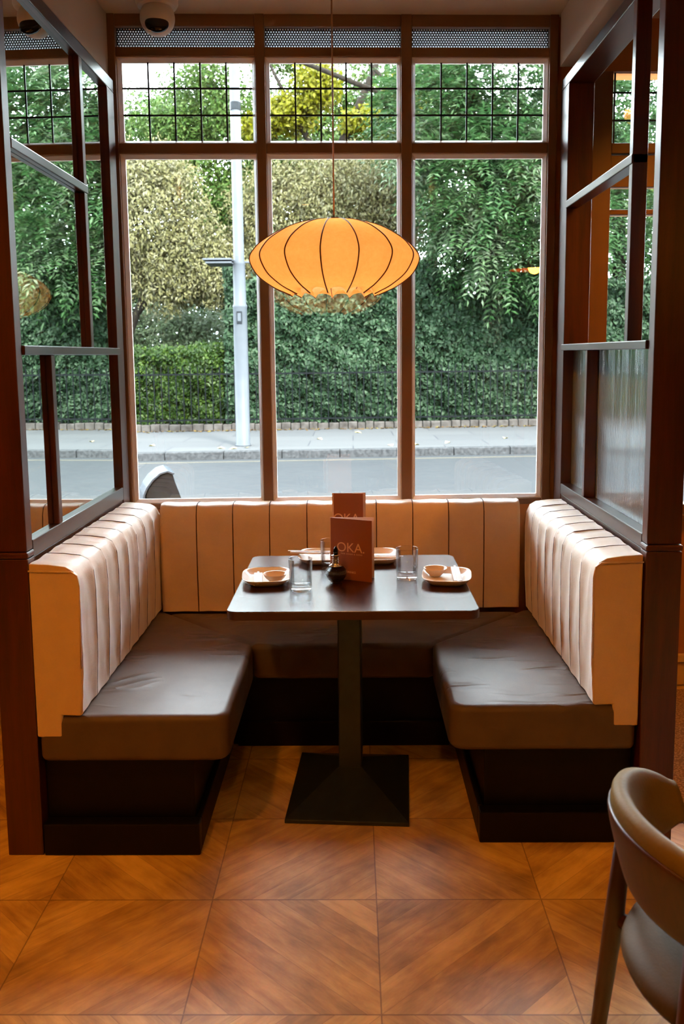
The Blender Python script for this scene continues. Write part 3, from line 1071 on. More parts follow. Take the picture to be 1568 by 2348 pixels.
from_bm('stopper', bm, M['black_gloss'], OL, smooth=True)

# menus
def text_mesh(name, s, size, parent, mat, loc, rot, spacing=1.0, depth=0.0003):
    cu = D.curves.new(name, 'FONT')
    cu.body = s
    cu.size = size
    cu.align_x = 'CENTER'
    cu.extrude = depth
    cu.space_character = spacing
    tmp = D.objects.new('tmp_text', cu)
    COL.objects.link(tmp)
    dg = bpy.context.evaluated_depsgraph_get()
    me = D.meshes.new_from_object(tmp.evaluated_get(dg))
    D.objects.remove(tmp)
    D.curves.remove(cu)
    me.materials.clear()
    o = link(name, me, mat, parent)
    o.location = loc
    o.rotation_euler = rot
    return o
def menu(label, spine, front, back, h, tz, size, rows, tscale=1.0):
    """folded card standing on edge; spine, free ends given in plan"""
    root = empty('menu', (spine[0], spine[1], TZ), 0, label, 'menu', 'folded menus standing on the table')
    def leaf(end, name, side):
        dx, dy = end[0]-spine[0], end[1]-spine[1]
        l = sqrt(dx*dx+dy*dy)
        ux, uy = dx/l, dy/l
        nx, ny = uy*side, -ux*side         # outward normal
        T = 0.0012
        bm = bmesh.new()
        q = [(0, 0), (dx, dy), (dx-nx*T, dy-ny*T), (-nx*T, -ny*T)]
        prism(bm, q, 0.0, h)
        o = from_bm(name, bm, M['menu'], root)
        o.data.materials.append(M['menu_in'])
        for p in o.data.polygons:
            if p.normal.dot(Vector((nx, ny, 0))) < -0.5 or abs(p.normal.z) > 0.5: p.material_index = 1
        return l, (ux, uy), (nx, ny), o
    l, u, n, cover = leaf(front, 'front_cover', 1)
    leaf(back, 'back_cover', -1)
    ang = atan2(u[1], u[0])
    for s, zc, xf, sz, sp in rows:
        text_mesh('lettering', s, sz, cover, M['menu_text'], (u[0]*l*xf+n[0]*0.0006, u[1]*l*xf+n[1]*0.0006, zc), (pi/2, 0, ang), sp)
    return root
menu('folded brown menu with pale lettering standing in front of the taller one', (-0.083, 2.961), (0.060, 2.893), (0.0695, 2.957), 0.213, 0, 0, [
    ('OKA.', 0.098, 0.50, 0.046, 0.98), ('PAN ASIAN & SUSHI', 0.0885, 0.52, 0.0075, 1.25), ('DRINKS', 0.024, 0.50, 0.0105, 1.0)])
menu('taller narrow brown menu standing behind the other, top above the seat back', (-0.079, 3.165), (0.034, 3.150), (0.044, 3.175), 0.265, 0, 0, [
    ('OKA.', 0.158, 0.50, 0.046, 0.98)])

# ------------------------------------------------------------------ pendant lamps
def saucer_pendant(loc, R, label, group, watt, top=ZC):
    root = empty('pendant_lamp', loc, 0, label, 'lamp', group)
    k = R/0.505
    # half outline (r, z) from the top to the lower rim, z relative to the equator
    prof = [(0.02, 0.212), (0.150, 0.208), (0.300, 0.165), (0.425, 0.095), (0.482, 0.040), (0.505, -0.005), (0.492, -0.055), (0.450, -0.115), (0.370, -0.172), (0.300, -0.205), (0.262, -0.222)]
    # smooth resample (Catmull-Rom)
    P = [Vector(p) for p in prof]
    out = []
    for i in range(len(P)-1):
        p0 = P[max(0, i-1)]; p1 = P[i]; p2 = P[i+1]; p3 = P[min(len(P)-1, i+2)]
        for s in range(4):
            t = s/4
            out.append(0.5*((2*p1)+(-p0+p2)*t+(2*p0-5*p1+4*p2-p3)*t*t+(-p0+3*p1-3*p2+p3)*t**3))
    out.append(P[-1])
    NR, SUB = 15, 10
    N = NR*SUB
    off = radians(-90-7.5)
    bm = bmesh.new()
    rings = []
    J = len(out)
    for j, p in enumerate(out):
        ring = []
        for a in range(N):
            t = (a % SUB)/SUB
            sag = (1-abs(2*t-1)**2)
            r = p.x*(1-0.035*sag*min(1, p.x*4))
            z = p.y
            f = max(0.0, (j-(J-9))/8.0)
            z += sag*0.052*f*f
            r -= sag*0.012*f
            ang = off+2*pi*a/N
            ring.append(bm.verts.new((r*k*cos(ang), r*k*sin(ang), z*k)))
        rings.append(ring)
    for a, b in zip(rings[:-1], rings[1:]):
        for i in range(N):
            bm.faces.new((a[i], a[(i+1) % N], b[(i+1) % N], b[i]))
    sh = from_bm('lamp_shade', bm, M['shade'], root, smooth=True)
    for r_ in range(NR):
        ang = off+2*pi*r_/NR
        bm = bmesh.new()
        tube(bm, [((p.x+0.0015)*k*cos(ang), (p.x+0.0015)*k*sin(ang), p.y*k) for p in out], 0.0024*R/0.3, 6)
        from_bm('rib', bm, M['rib'], root, smooth=True)
    bm = bmesh.new(); lathe(bm, [(0.0, 0.232*k), (0.03*k*1.3, 0.230*k), (0.04*k, 0.215*k), (0.04*k, 0.19*k), (0.0, 0.19*k)], 24)
    from_bm('cap', bm, M['brass'], root, smooth=True)
    bm = bmesh.new(); tube(bm, [(0, 0, 0.23*k), (0, 0, top-loc[2]-0.02)], 0.0028, 8)
    from_bm('cord', bm, M['brass'], root, smooth=True)
    bm = bmesh.new(); lathe(bm, [(0.0, 0), (0.05, 0), (0.05, -0.018), (0.02, -0.03), (0.0, -0.03)], 24, (0, 0, top-loc[2]))
    from_bm('ceiling_rose', bm, M['brass'], root, smooth=True)
    bm = bmesh.new(); bmesh.ops.create_uvsphere(bm, u_segments=20, v_segments=12, radius=0.035)
    from_bm('bulb', bm, M['bulb'], root, smooth=True, loc=(0, 0, 0.02))
    l = light('pendant_light', 'POINT', (0, 0, -0.03), watt, (1.0, 0.47, 0.19), shadow_soft_size=0.07)
    l.parent = root
    return root
saucer_pendant((-0.060, 3.08, 1.853), 0.292, 'ribbed orange saucer pendant lamp hanging over the booth table', None, PEND_W)

def cone_pendant(x, y, z, label):
    root = empty('cone_pendant', (x, y, z), 0, label, 'lamp', 'copper cone pendants further back in the room')
    bm = bmesh.new()
    lathe(bm, [(0.022, 0.26), (0.03, 0.25), (0.24, 0.02), (0.25, 0.0), (0.245, 0.0), (0.235, 0.02), (0.027, 0.245)], 48)
    from_bm('lamp_shade', bm, M['copper'], root, smooth=True)
    bm = bmesh.new(); tube(bm, [(0, 0, 0.25), (0, 0, ZC-z)], 0.003, 8)
    from_bm('cord', bm, M['brass'], root)
    bm = bmesh.new(); bmesh.ops.create_uvsphere(bm, u_segments=16, v_segments=10, radius=0.03)
    from_bm('bulb', bm, M['bulb'], root, smooth=True, loc=(0, 0, 0.08))
    l = light('cone_light', 'POINT', (0, 0, 0.02), 14, WARM, shadow_soft_size=0.06)
    l.parent = root
M['copper'] = simple('copper_shade', lin(214, 120, 50), lin(200, 108, 44), 0.35, 6)
cone_pendant(2.26, -1.0, 2.33, 'copper cone pendant behind the camera on the right')
cone_pendant(-1.9, -1.6, 2.18, 'copper cone pendant behind the camera on the left')

# recessed downlights that light the dining room
def downlight(x, y, rx, label, w=1.0):
    root = empty('ceiling_downlight', (x, y, ZC), 0, label, 'ceiling light', 'recessed downlights in the dining room ceiling')
    bm = bmesh.new(); lathe(bm, [(0.035, 0.0), (0.05, 0.0), (0.05, -0.006), (0.035, -0.004)], 32, closed=True)
    from_bm('trim_ring', bm, M['white_plastic'], root, smooth=False)
    bm = bmesh.new(); lathe(bm, [(0.0, -0.001), (0.035, -0.001)], 32)
    from_bm('lens', bm, M['bulb'], root)
    l = light('downlight_beam', 'SPOT', (0, 0, -0.03), SPOT_W*w, WARM, (rx, 0, 0), spot_size=radians(100), spot_blend=0.8, shadow_soft_size=0.06)
    l.parent = root
downlight(-0.9, 0.9, radians(22), 'recessed downlight in the ceiling over the left of the aisle')
downlight(0.9, 0.9, radians(22), 'recessed downlight in the ceiling over the right of the aisle')
downlight(0.0, -0.7, radians(25), 'recessed downlight in the ceiling behind the camera')
downlight(1.75, 2.6, radians(30), 'recessed downlight in the ceiling above the carpet', 1.3)
downlight(-2.4, 2.2, 0, 'recessed downlight in the ceiling above the floor left of the booth', 0.7)

# ------------------------------------------------------------------ dome camera
DC = empty('security_camera', (-0.745, 3.56, ZC), 0, 'white dome security camera on the ceiling above the left light', 'security camera')
bm = bmesh.new(); lathe(bm, [(0.0, 0.0), (0.068, 0.0), (0.068, -0.022), (0.062, -0.034), (0.0, -0.034)], 48)
from_bm('mount', bm, M['white_plastic'], DC, smooth=True, bevel=0.002)
bm = bmesh.new()
bmesh.ops.create_uvsphere(bm, u_segments=40, v_segments=24, radius=0.056)
o = from_bm('housing', bm, M['white_plastic'], DC, smooth=True, loc=(0, 0, -0.066))
bm = bmesh.new()
bmesh.ops.create_uvsphere(bm, u_segments=40, v_segments=24, radius=0.038)
for v in bm.verts: v.co.z *= 0.6
o = from_bm('lens_window', bm, M['black_gloss'], DC, smooth=True, loc=(0.004, -0.030, -0.092))
o.rotation_euler = (radians(52), 0, radians(10))

DC.scale = (1.2, 1.2, 1.2)
# ------------------------------------------------------------------ chair at the right edge
CH = empty('dining_chair', (0.702, 1.40, 0), 0, 'dining chair with olive leather wraparound back at the bottom right', 'chair')
# rounded wraparound backrest: band swept along an arc, tapering to both ends
def band(name, r, thick, zlo, zhi, a0, a1, mat, lean=0.03, n=48, pw=0.5, dr=0.0):
    bm = bmesh.new()
    rings = []
    for i in range(n+1):
        t = i/n
        a = a0+(a1-a0)*t
        k = max(0.08, (1-abs(2*t-1)**3.5))
        zc = (zlo+zhi)/2-0.035*abs(2*t-1)**2
        hz = (zhi-zlo)/2*(0.35+0.65*k)
        th = thick/2*(0.5+0.5*k)
        ring = []
        for q in range(20):
            ph = 2*pi*q/20
            c, s = cos(ph), sin(ph)
            rr = r+dr+th*(abs(c)**0.8)*(1 if c >= 0 else -1)
            z = zc+hz*(abs(s)**0.6)*(1 if s >= 0 else -1)
            rr += lean*(z-zc)/hz*0.5
            ring.append(bm.verts.new((rr*cos(a), rr*sin(a), z)))
        rings.append(ring)
    for a, b in zip(rings[:-1], rings[1:]):
        for q in range(20):
            bm.faces.new((a[q], a[(q+1) % 20], b[(q+1) % 20], b[q]))
    bm.faces.new(rings[0][::-1]); bm.faces.new(rings[-1])
    return from_bm(name, bm, mat, CH, smooth=True)
A0, A1 = radians(108), radians(262)
band('backrest', 0.228, 0.046, 0.605, 0.765, A0, A1, M['chair_pad'], 0.035)
band('back_shell', 0.228, 0.016, 0.595, 0.735, A0-0.04, A1+0.04, M['chair_wood'], 0.035, dr=0.016)
bm = bmesh.new()
lathe(bm, [(0.0, 0.435), (0.20, 0.435), (0.228, 0.445), (0.235, 0.462), (0.228, 0.480), (0.20, 0.490), (0.0, 0.494)], 56)
from_bm('seat', bm, M['chair_seat'], CH, smooth=True)
bm = bmesh.new()
lathe(bm, [(0.0, 0.405), (0.18, 0.405), (0.19, 0.415), (0.19, 0.433), (0.0, 0.433)], 40)
from_bm('seat_rail', bm, M['chair_wood'], CH, smooth=True)
for ang, tz, k in ((138, 0.66, 1), (222, 0.66, 1), (318, 0.43, 0.8), (42, 0.43, 0.8)):
    a = radians(ang)
    bm = bmesh.new()
    rt_ = 0.252 if k == 1 else 0.20
    tube(bm, [(rt_*cos(a), rt_*sin(a), tz), ((rt_+0.02)*cos(a), (rt_+0.02)*sin(a), 0.42), ((rt_+0.065)*cos(a), (rt_+0.065)*sin(a), 0.0)], [0.014, 0.019, 0.012], 16)
    from_bm('leg', bm, M['chair_wood'], CH, smooth=True)
    if k == 1:
        bm = bmesh.new()
        tube(bm, [(0.15*cos(a), 0.15*sin(a), 0.42), (0.28*cos(a), 0.28*sin(a), 0.43)], [0.016, 0.014], 12)
        from_bm('stretcher', bm, M['chair_wood'], CH, smooth=True)

# ================================================================== OUTSIDE
EK = 0.085                     # the street runs at a slight angle too
def ST(x, y, z):
    return (x, y + EK*x, z)
def sbox(name, x0, x1, y0, y1, z0, z1, mat, **kw):
    return boxo(name, x0, x1, y0, y1, z0, z1, mat, None, kw.get('bevel', 0), ST)
gr = bmesh.new()
bx(gr, -40, 40, 17.9, 80, -0.3, 0.0, ST)
tag(from_bm('park_ground', gr, M['grass']), 'pale green park ground behind the hedge', 'ground', kind='structure')
gr = bmesh.new(); bx(gr, -4.2, 4.2, 4.0, 4.4, -0.3, -0.11); gr.free()
tag(sbox('road', -40, 40, 4.9, 13.8, -0.3, -0.10, M['road']), 'grey asphalt road outside the window', 'road', kind='structure')
tag(sbox('near_pavement', -40, 40, 4.45, 4.9, -0.3, -0.05, M['pave']), 'pavement strip just outside the window', 'pavement', kind='structure')
tag(sbox('far_pavement', -40, 40, 13.98, 17.75, -0.3, 0.02, M['pave']), 'pale paved footway across the road', 'pavement', kind='structure')
kb = bmesh.new()
x = -24.0
while x < 26:
    bx(kb, x, x+0.905, 13.8, 13.98, -0.3, 0.021, ST); x += 0.915
tag(from_bm('kerb', kb, M['kerb'], bevel=0.012), 'granite kerb along the far footway', 'kerb', kind='structure')
tag(sbox('road_line', -40, 40, 13.40, 13.52, -0.10, -0.097, M['roadline']), 'pale painted line beside the far kerb', 'road marking', kind='structure')
ed = bmesh.new()
x = -16.0
rr = random.Random(3)
while x < 18:
    w = rr.uniform(0.16, 0.24)
    bx(ed, x, x+w-0.012, 17.75+rr.uniform(0, 0.015), 17.95, -0.1, 0.15+rr.uniform(-0.01, 0.015), ST); x += w
tag(from_bm('stone_edging', ed, M['edging'], bevel=0.015), 'low stone edging under the railings', 'edging', kind='structure')

# railings
FN = empty('iron_railings', (0, 17.83, 0.13), 0, 'black iron railings in front of the hedge across the road', 'fence')
fl_ = lambda x, y, z: (x, y + EK*x - 17.83, z-0.13)
bm = bmesh.new()
bx(bm, -12, 14, 17.82, 17.835, 1.14, 1.17, fl_)
from_bm('top_rail', bm, M['iron_fence'], FN)
bm = bmesh.new()
bx(bm, -12, 14, 17.82, 17.835, 0.22, 0.25, fl_)
from_bm('bottom_rail', bm, M['iron_fence'], FN)
base = None
for i in range(96):
    x = -6.3+0.145*i
    if base is None:
        bm = bmesh.new()
        bx(bm, -0.009, 0.009, -0.009, 0.009, 0.0, 1.13)
        vs = [bm.verts.new(p) for p in ((-0.009, -0.009, 1.13), (0.009, -0.009, 1.13), (0.009, 0.009, 1.13), (-0.009, 0.009, 1.13), (0, 0, 1.22))]
        for a, b in ((0, 1), (1, 2), (2, 3), (3, 0)): bm.faces.new((vs[a], vs[b], vs[4]))
        base = from_bm('bar', bm, M['iron_fence'], FN, loc=(x, EK*x, 0.0))
    else:
        c = base.copy(); COL.objects.link(c); c.parent = FN; c.location = (x, EK*x, 0.0)
bm = bmesh.new()
for x in [-6.3-0.145*i for i in range(1, 40)]+[-6.3+0.145*(96+i) for i in range(42)]:
    bx(bm, x-0.009, x+0.009, 17.82, 17.838, 0.13, 1.33, fl_)
o = from_bm('bars', bm, M['iron_fence'], FN); o['kind'] = 'stuff'

# lamp post
LP = empty('street_lamp_post', (-1.845, 14.55, 0.02), 0, 'pale grey steel lamp post on the far footway', 'lamp post')
bm = bmesh.new()
lathe(bm, [(0.0, 0), (0.135, 0), (0.135, 0.02), (0.118, 0.03), (0.114, 2.27), (0.120, 2.29), (0.120, 2.32), (0.104, 2.34), (0.10, 2.98), (0.104, 3.0), (0.088, 3.03), (0.07, 8.5), (0, 8.5)], 32)
from_bm('pole', bm, M['galv'], LP, smooth=True)
bm = bmesh.new(); bx(bm, -0.045, 0.045, -0.128, -0.098, 2.02, 2.22)
ad = from_bm('access_door', bm, M['bin'], LP, bevel=0.004)
bm = bmesh.new(); bx(bm, -0.028, 0.028, -0.133, -0.12, 2.06, 2.19)
from_bm('number_plate', bm, M['galv'], ad, bevel=0.002)
bm = bmesh.new(); lathe(bm, [(0.0, 5.40), (0.088, 5.40), (0.088, 5.52), (0.0, 5.52)], 24)
from_bm('clamp_band', bm, M['bin'], LP, smooth=False)
bm = bmesh.new(); bx(bm, -0.54, -0.08, -0.35, 0.25, 3.02, 3.05); bx(bm, -0.50, -0.08, -0.33, 0.23, 2.97, 3.0)
bx(bm, 0.08, 0.35, -0.02, 0.02, 3.0, 3.03)
from_bm('bracket_plate', bm, M['galv'], LP, bevel=0.006)
bm = bmesh.new(); tube(bm, [(0, 0, 8.45), (0, -0.5, 8.8), (0, -1.4, 8.95)], 0.05, 12)
from_bm('arm', bm, M['galv'], LP, smooth=True)

# hooded metal box outside by the window's left corner
BN = empty('litter_bin', (-1.405, 6.0, -0.098), 0, 'grey hooded litter bin outside the left window corner', 'bin')
def side_prof(bm, pts, y0, y1, dx=0.0):
    a = [bm.verts.new((x*BK, y0, z)) for x, z in pts]
    b = [bm.verts.new((x*BK+dx, y1, z)) for x, z in pts]
    bm.faces.new(a); bm.faces.new(b[::-1])
    for i in range(len(pts)):
        j = (i+1) % len(pts)
        bm.faces.new((a[i], b[i], b[j], a[j]))
Z0 = 0.098
BK = 1.3
PR1 = [(-0.035, Z0), (-0.035, 0.655), (-0.02, 0.70), (0.01, 0.755), (0.05, 0.800), (0.09, 0.815), (0.115, 0.80), (0.125, 0.75), (0.165, 0.60), (0.17, Z0)]
bm = bmesh.new(); side_prof(bm, PR1, 0.0, 0.30, -0.10)
from_bm('body', bm, M['bin'], BN, bevel=0.006)
bm = bmesh.new()
side_prof(bm, [(-0.05, 0.60), (-0.047, 0.66), (-0.03, 0.71), (0.004, 0.768), (0.048, 0.815), (0.09, 0.830), (0.127, 0.812), (0.12, 0.80), (0.088, 0.817), (0.05, 0.802), (0.01, 0.757), (-0.022, 0.70), (-0.037, 0.655), (-0.037, 0.60)], -0.012, 0.32, -0.105)
from_bm('hood', bm, M['bin_light'], BN, bevel=0.003)
bm = bmesh.new(); bx(bm, -0.03, 0.16, -0.01, 0.0, 0.0, Z0); bx(bm, -0.13, 0.06, 0.29, 0.30, 0.0, Z0)
from_bm('foot', bm, M['bin'], BN)

# ---------------- hedge and trees
def hedge(name, x0, x1, y, h, depth, n, mat, label, ln=0.085, top_noise=0.25, base=0.12):
    root = empty(name, ((x0+x1)/2, y+EK*(x0+x1)/2+depth/2, 0), 0, label, 'hedge')
    ox, oy = root.location.x, root.location.y
    hf = lambda x: h + top_noise*(np.sin(x*1.7)+0.5*np.sin(x*4.1+1)+0.3*np.sin(x*9.3))
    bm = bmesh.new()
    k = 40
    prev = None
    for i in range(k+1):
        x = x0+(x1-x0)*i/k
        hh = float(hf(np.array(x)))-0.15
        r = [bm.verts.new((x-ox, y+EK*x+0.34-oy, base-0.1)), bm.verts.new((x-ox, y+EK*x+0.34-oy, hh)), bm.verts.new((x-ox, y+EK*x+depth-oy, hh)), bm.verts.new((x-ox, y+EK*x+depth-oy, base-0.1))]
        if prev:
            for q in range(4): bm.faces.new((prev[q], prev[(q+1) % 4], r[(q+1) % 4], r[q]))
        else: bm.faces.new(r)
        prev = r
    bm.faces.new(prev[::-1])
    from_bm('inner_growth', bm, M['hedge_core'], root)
    X = RNG.uniform(x0, x1, n); 
    Z = base + (hf(X)-base)*RNG.uniform(0, 1, n)
    bulge = 0.10*np.sin(X*2.3+Z*1.9)+0.07*np.sin(X*5.7-Z*4.3)+0.05*np.sin(Z*11+X*7)
    Y = y + EK*X + 0.03 - bulge*0.9 + RNG.uniform(0, 0.16, n)
    m = int(n*0.2)
    Z[:m] = hf(X[:m]) + RNG.normal(0, 0.06, m)
    Y[:m] = y + EK*X[:m] + RNG.uniform(0, depth, m)
    c = np.stack([X-ox, Y-oy, Z], 1)
    nr = rnd(n)*0.55 + np.array([0, -1.0, 0.45])
    ax = rnd(n)*0.8 + np.array([0, -0.25, -0.7])
    L = RNG.uniform(0.75, 1.3, n)*ln
    v, f = leaves(c, nr, ax, L, L*0.55)
    np_mesh('leaves', v, f, mat, root)
    return root
hedge('laurel_hedge', -2.6, 12.0, 18.05, 3.0, 1.2, 90000, M['lf_hedge'], 'tall dark glossy hedge behind the railings, right of the lamp post', 0.105)
hedge('laurel_hedge', -12.0, -2.65, 18.2, 1.62, 0.9, 46000, M['lf_clip'], 'lower bright clipped hedge behind the railings, left of the lamp post', 0.085, 0.05)

def blob_leaves(blobs, n, ln, wd, spread=0.35, droop=0.5, shell=(0.62, 1.06)):
    vol = np.array([b[3]*b[5] for b in blobs]); pr_ = vol/vol.sum()
    idx = RNG.choice(len(blobs), n, p=pr_)
    B = np.array(blobs)[idx]
    d = norm(rnd(n))
    # lumps: perturb radius
    rad = RNG.uniform(shell[0], shell[1], n)**0.8
    lump = 1+0.13*np.sin(d[:, 0]*9+B[:, 0]*3)*np.sin(d[:, 2]*8+1)+0.08*np.sin(d[:, 1]*15+d[:, 2]*11)
    c = B[:, :3] + d*B[:, 3:6]*(rad*lump).reshape(-1, 1) + rnd(n)*0.04
    nr = d*0.6 + rnd(n)*0.6 + np.array([0, -0.3, 0.5])
    ax = rnd(n)*0.7 + np.array([0, -0.2, -droop])
    L = RNG.uniform(0.7, 1.3, n)*ln
    W = L*wd
    return c, nr, ax, L, W

def fronds(cent, dirs, ln, k=6, lw=0.026):
    """pinnate leaves: k pairs of leaflets on a drooping stalk"""
    n = len(cent)
    dirs = norm(dirs)
    C, N_, A, Ls, Ws = [], [], [], [], []
    side = norm(np.cross(dirs, np.array([0, 0, 1.0])+rnd(n)*0.25))
    upv = np.cross(side, dirs)
    for j in range(k+1):
        t = (j+0.6)/(k+0.6)
        p = cent + dirs*ln.reshape(-1, 1)*t - np.array([0, 0, 1.0])*(0.32*ln*t*t).reshape(-1, 1)
        for sgn in ((-1, 1) if j < k else (0,)):
            axv = side*sgn*0.9 + dirs*0.45 - np.array([0, 0, 0.35]) if sgn else dirs - np.array([0, 0, 0.6])
            axv = norm(axv)
            ll = ln*0.30*(1-0.35*abs(t-0.45))
            C.append(p+axv*(ll*0.5).reshape(-1, 1)); N_.append(upv+rnd(n)*0.22); A.append(axv); Ls.append(ll); Ws.append(ll*0.30)
    return np.concatenate(C), np.concatenate(N_), np.concatenate(A), np.concatenate(Ls), np.concatenate(Ws)

def tree(name, loc, trunk, label, crown=None, mat=None, n=0, ln=0.1, wd=0.5, frond=None, droop=0.5, group=None, shell=(0.62, 1.06)):
    root = empty(name, loc, 0, label, 'tree', group)
    O = np.array(loc)
    bm = bmesh.new()
    for pts, rad in trunk:
        tube(bm, [tuple(np.array(p)-O) for p in pts], rad, 12)
    from_bm('trunk', bm, M['bark'], root, smooth=True)
    if crown:
        if frond:
            vol = np.array([b[3]*b[5] for b in crown]); pr_ = vol/vol.sum()
            idx = RNG.choice(len(crown), n, p=pr_)
            B = np.array(crown)[idx]
            d = norm(rnd(n))
            c = B[:, :3]+d*B[:, 3:6]*(RNG.uniform(0.35, 1.0, n)**0.6).reshape(-1, 1)
            dr = d*0.9 + rnd(n)*0.45 + np.array([0, -0.3, -0.15])
            arr = fronds(c-O, dr, RNG.uniform(0.75, 1.25, n)*frond)
        else:
            c, nr, ax, L, W = blob_leaves(crown, n, ln, wd, droop=droop, shell=shell)
            arr = (c-O, nr, ax, L, W)
        v, f = leaves(*arr)
        np_mesh('crown', v, f, mat, root)
    return root

# pale olive tree on the left
tree('broadleaf_tree', (-5.35, 20.2, 0), [
    ([(-5.35, 20.2, 0), (-5.30, 20.2, 1.2), (-5.12, 20.2, 2.1), (-4.75, 20.2, 2.9), (-4.2, 20.2, 4.0)], [0.14, 0.12, 0.11, 0.08, 0.04]),
    ([(-5.14, 20.2, 2.0), (-5.22, 20.2, 2.8), (-5.3, 20.2, 4.2)], [0.08, 0.07, 0.04]),
    ([(-5.0, 20.2, 2.35), (-4.5, 20.1, 3.0), (-3.6, 20.1, 3.5)], [0.06, 0.045, 0.02])],
    'tree with pale olive yellow foliage at the left behind the railings',
    [(-4.7, 20.2, 4.6, 1.5, 1.2, 1.55), (-5.8, 20.2, 4.3, 1.2, 1.1, 1.5), (-3.7, 20.2, 3.75, 1.05, 0.9, 1.05), (-4.2, 20.2, 3.2, 0.9, 0.8, 0.8), (-4.6, 20.4, 5.5, 1.1, 1.0, 0.8), (-3.0, 20.1, 3.3, 0.7, 0.7, 0.75)],
    M['lf_olive'], 46000, 0.10, 0.42, droop=0.9, shell=(0.35, 1.06))
tree('broadleaf_tree', (0.2, 21.2, 0), [
    ([(0.2, 21.2, 0), (0.2, 21.2, 3.0), (0.0, 21.2, 5.0)], [0.14, 0.11, 0.05])],
    'tree with pale olive yellow foliage behind the hanging lamp',
    [(-0.4, 21.0, 5.0, 1.6, 1.1, 1.3), (-1.7, 21.2, 4.7, 1.3, 1.0, 1.4), (0.9, 21.0, 4.8, 1.2, 1.0, 1.2), (-1.2, 21.0, 3.4, 1.2, 0.9, 0.8), (-2.4, 21.2, 3.5, 0.9, 0.9, 0.9)],
    M['lf_olive'], 48000, 0.10, 0.42, droop=0.9, shell=(0.35, 1.06))
tree('park_shrub', (-5.6, 25.5, 0), [([(-5.6, 25.5, 0), (-5.6, 25.5, 1.6)], [0.08, 0.04])],
    'pale green shrub in the park under the olive yellow tree',
    [(-5.6, 25.5, 1.9, 1.6, 1.0, 1.2), (-4.2, 25.6, 1.7, 1.2, 0.9, 1.1), (-7.2, 25.6, 1.8, 1.3, 0.9, 1.3)],
    M['lf_pale'], 26000, 0.11, 0.5)
# bright yellow-green tree, middle distance, top
tree('broadleaf_tree', (-0.5, 22.0, 0), [
    ([(-0.5, 22.0, 0), (-0.5, 22.0, 4), (-0.2, 22.0, 6.6), (0.7, 22.0, 8.6)], [0.2, 0.17, 0.13, 0.06]),
    ([(-0.3, 22.0, 5.4), (-1.3, 22.0, 7.2), (-2.0, 22.0, 8.6)], [0.10, 0.07, 0.03])],
    'tree with bright yellow leaves behind the middle leaded light',
    [(-1.5, 22.0, 7.3, 0.75, 0.6, 0.5), (-0.8, 21.9, 7.9, 0.6, 0.6, 0.6), (-2.2, 22.0, 7.0, 0.5, 0.6, 0.35), (1.3, 21.9, 7.8, 0.5, 0.5, 0.5), (0.3, 22.0, 7.1, 0.6, 0.6, 0.35), (1.0, 21.9, 6.9, 0.4, 0.4, 0.3), (1.9, 21.9, 8.2, 0.3, 0.3, 0.3)],
    M['lf_yellow'], 11000, 0.12, 0.6, shell=(0.2, 1.06))
# ash-like tree on the right hanging over the railings
tree('ash_tree', (3.1, 19.6, 0), [
    ([(3.1, 19.6, 0), (3.0, 19.5, 3.0), (2.75, 19.4, 5.2), (2.2, 19.3, 8.0), (1.2, 19.2, 9.2)], [0.17, 0.15, 0.13, 0.10, 0.05]),
    ([(2.95, 19.5, 3.6), (1.9, 19.2, 5.0), (1.2, 19.0, 6.6), (0.3, 18.9, 7.6)], [0.10, 0.08, 0.06, 0.03]),
    ([(2.75, 19.4, 5.2), (3.8, 19.3, 6.6), (4.6, 19.3, 8.2)], [0.10, 0.07, 0.03]),
    ([(1.9, 19.2, 5.0), (0.6, 18.9, 6.9), (-1.0, 18.8, 7.5), (-2.2, 18.8, 8.1)], [0.07, 0.06, 0.045, 0.02])],
    'tree with feathery divided leaves hanging over the railings at the right',
    [(2.6, 18.0, 5.0, 1.3, 1.2, 1.5), (3.9, 18.2, 4.3, 1.2, 1.2, 1.6), (1.6, 18.4, 6.3, 1.1, 1.0, 1.0), (3.0, 18.0, 3.4, 0.8, 0.7, 0.6), (3.2, 18.6, 6.7, 1.7, 1.4, 1.2), (4.9, 18.8, 6.2, 1.1, 1.1, 1.2), (2.3, 18.4, 3.9, 0.7, 0.7, 0.7)],
    M['lf_ash'], 3900, frond=0.56)
ash = [o for o in D.objects if o.name == 'ash_tree'][0]
PB = np.array([(2.1, 17.6, 4.3, 0.45, 0.3, 0.55), (2.6, 17.5, 3.6, 0.5, 0.3, 0.5), (1.2, 17.7, 5.6, 0.5, 0.3, 0.4), (3.6, 17.4, 5.3, 0.5, 0.3, 0.5), (3.2, 17.5, 7.0, 0.6, 0.3, 0.5), (3.9, 17.5, 3.7, 0.4, 0.3, 0.4)])
ix = RNG.choice(len(PB), 420)
dd_ = norm(rnd(420))
cc = PB[ix][:, :3]+dd_*PB[ix][:, 3:6]*RNG.uniform(0.3, 1, (420, 1))-np.array(ash.location)
v, f = leaves(*fronds(cc, dd_*0.7+rnd(420)*0.3+np.array([0, -0.5, -0.35]), RNG.uniform(0.8, 1.25, 420)*0.56))
np_mesh('pale_foliage', v, f, M['lf_ash_pale'], ash)
tree('ash_tree', (6.2, 20.5, 0), [
    ([(6.2, 20.5, 0), (6.1, 20.4, 4.0), (5.7, 20.4, 8.0)], [0.17, 0.14, 0.07])],
    'tree with feathery divided leaves beyond the right partition',
    [(5.8, 20.2, 4.6, 1.4, 1.2, 1.5), (7.2, 20.4, 5.2, 1.5, 1.2, 1.7), (5.6, 20.2, 7.3, 1.3, 1.2, 1.3), (7.3, 20.4, 8.0, 1.4, 1.2, 1.2), (8.9, 20.6, 6.0, 1.4, 1.4, 2.2)],
    M['lf_ash'], 2600, frond=0.50)
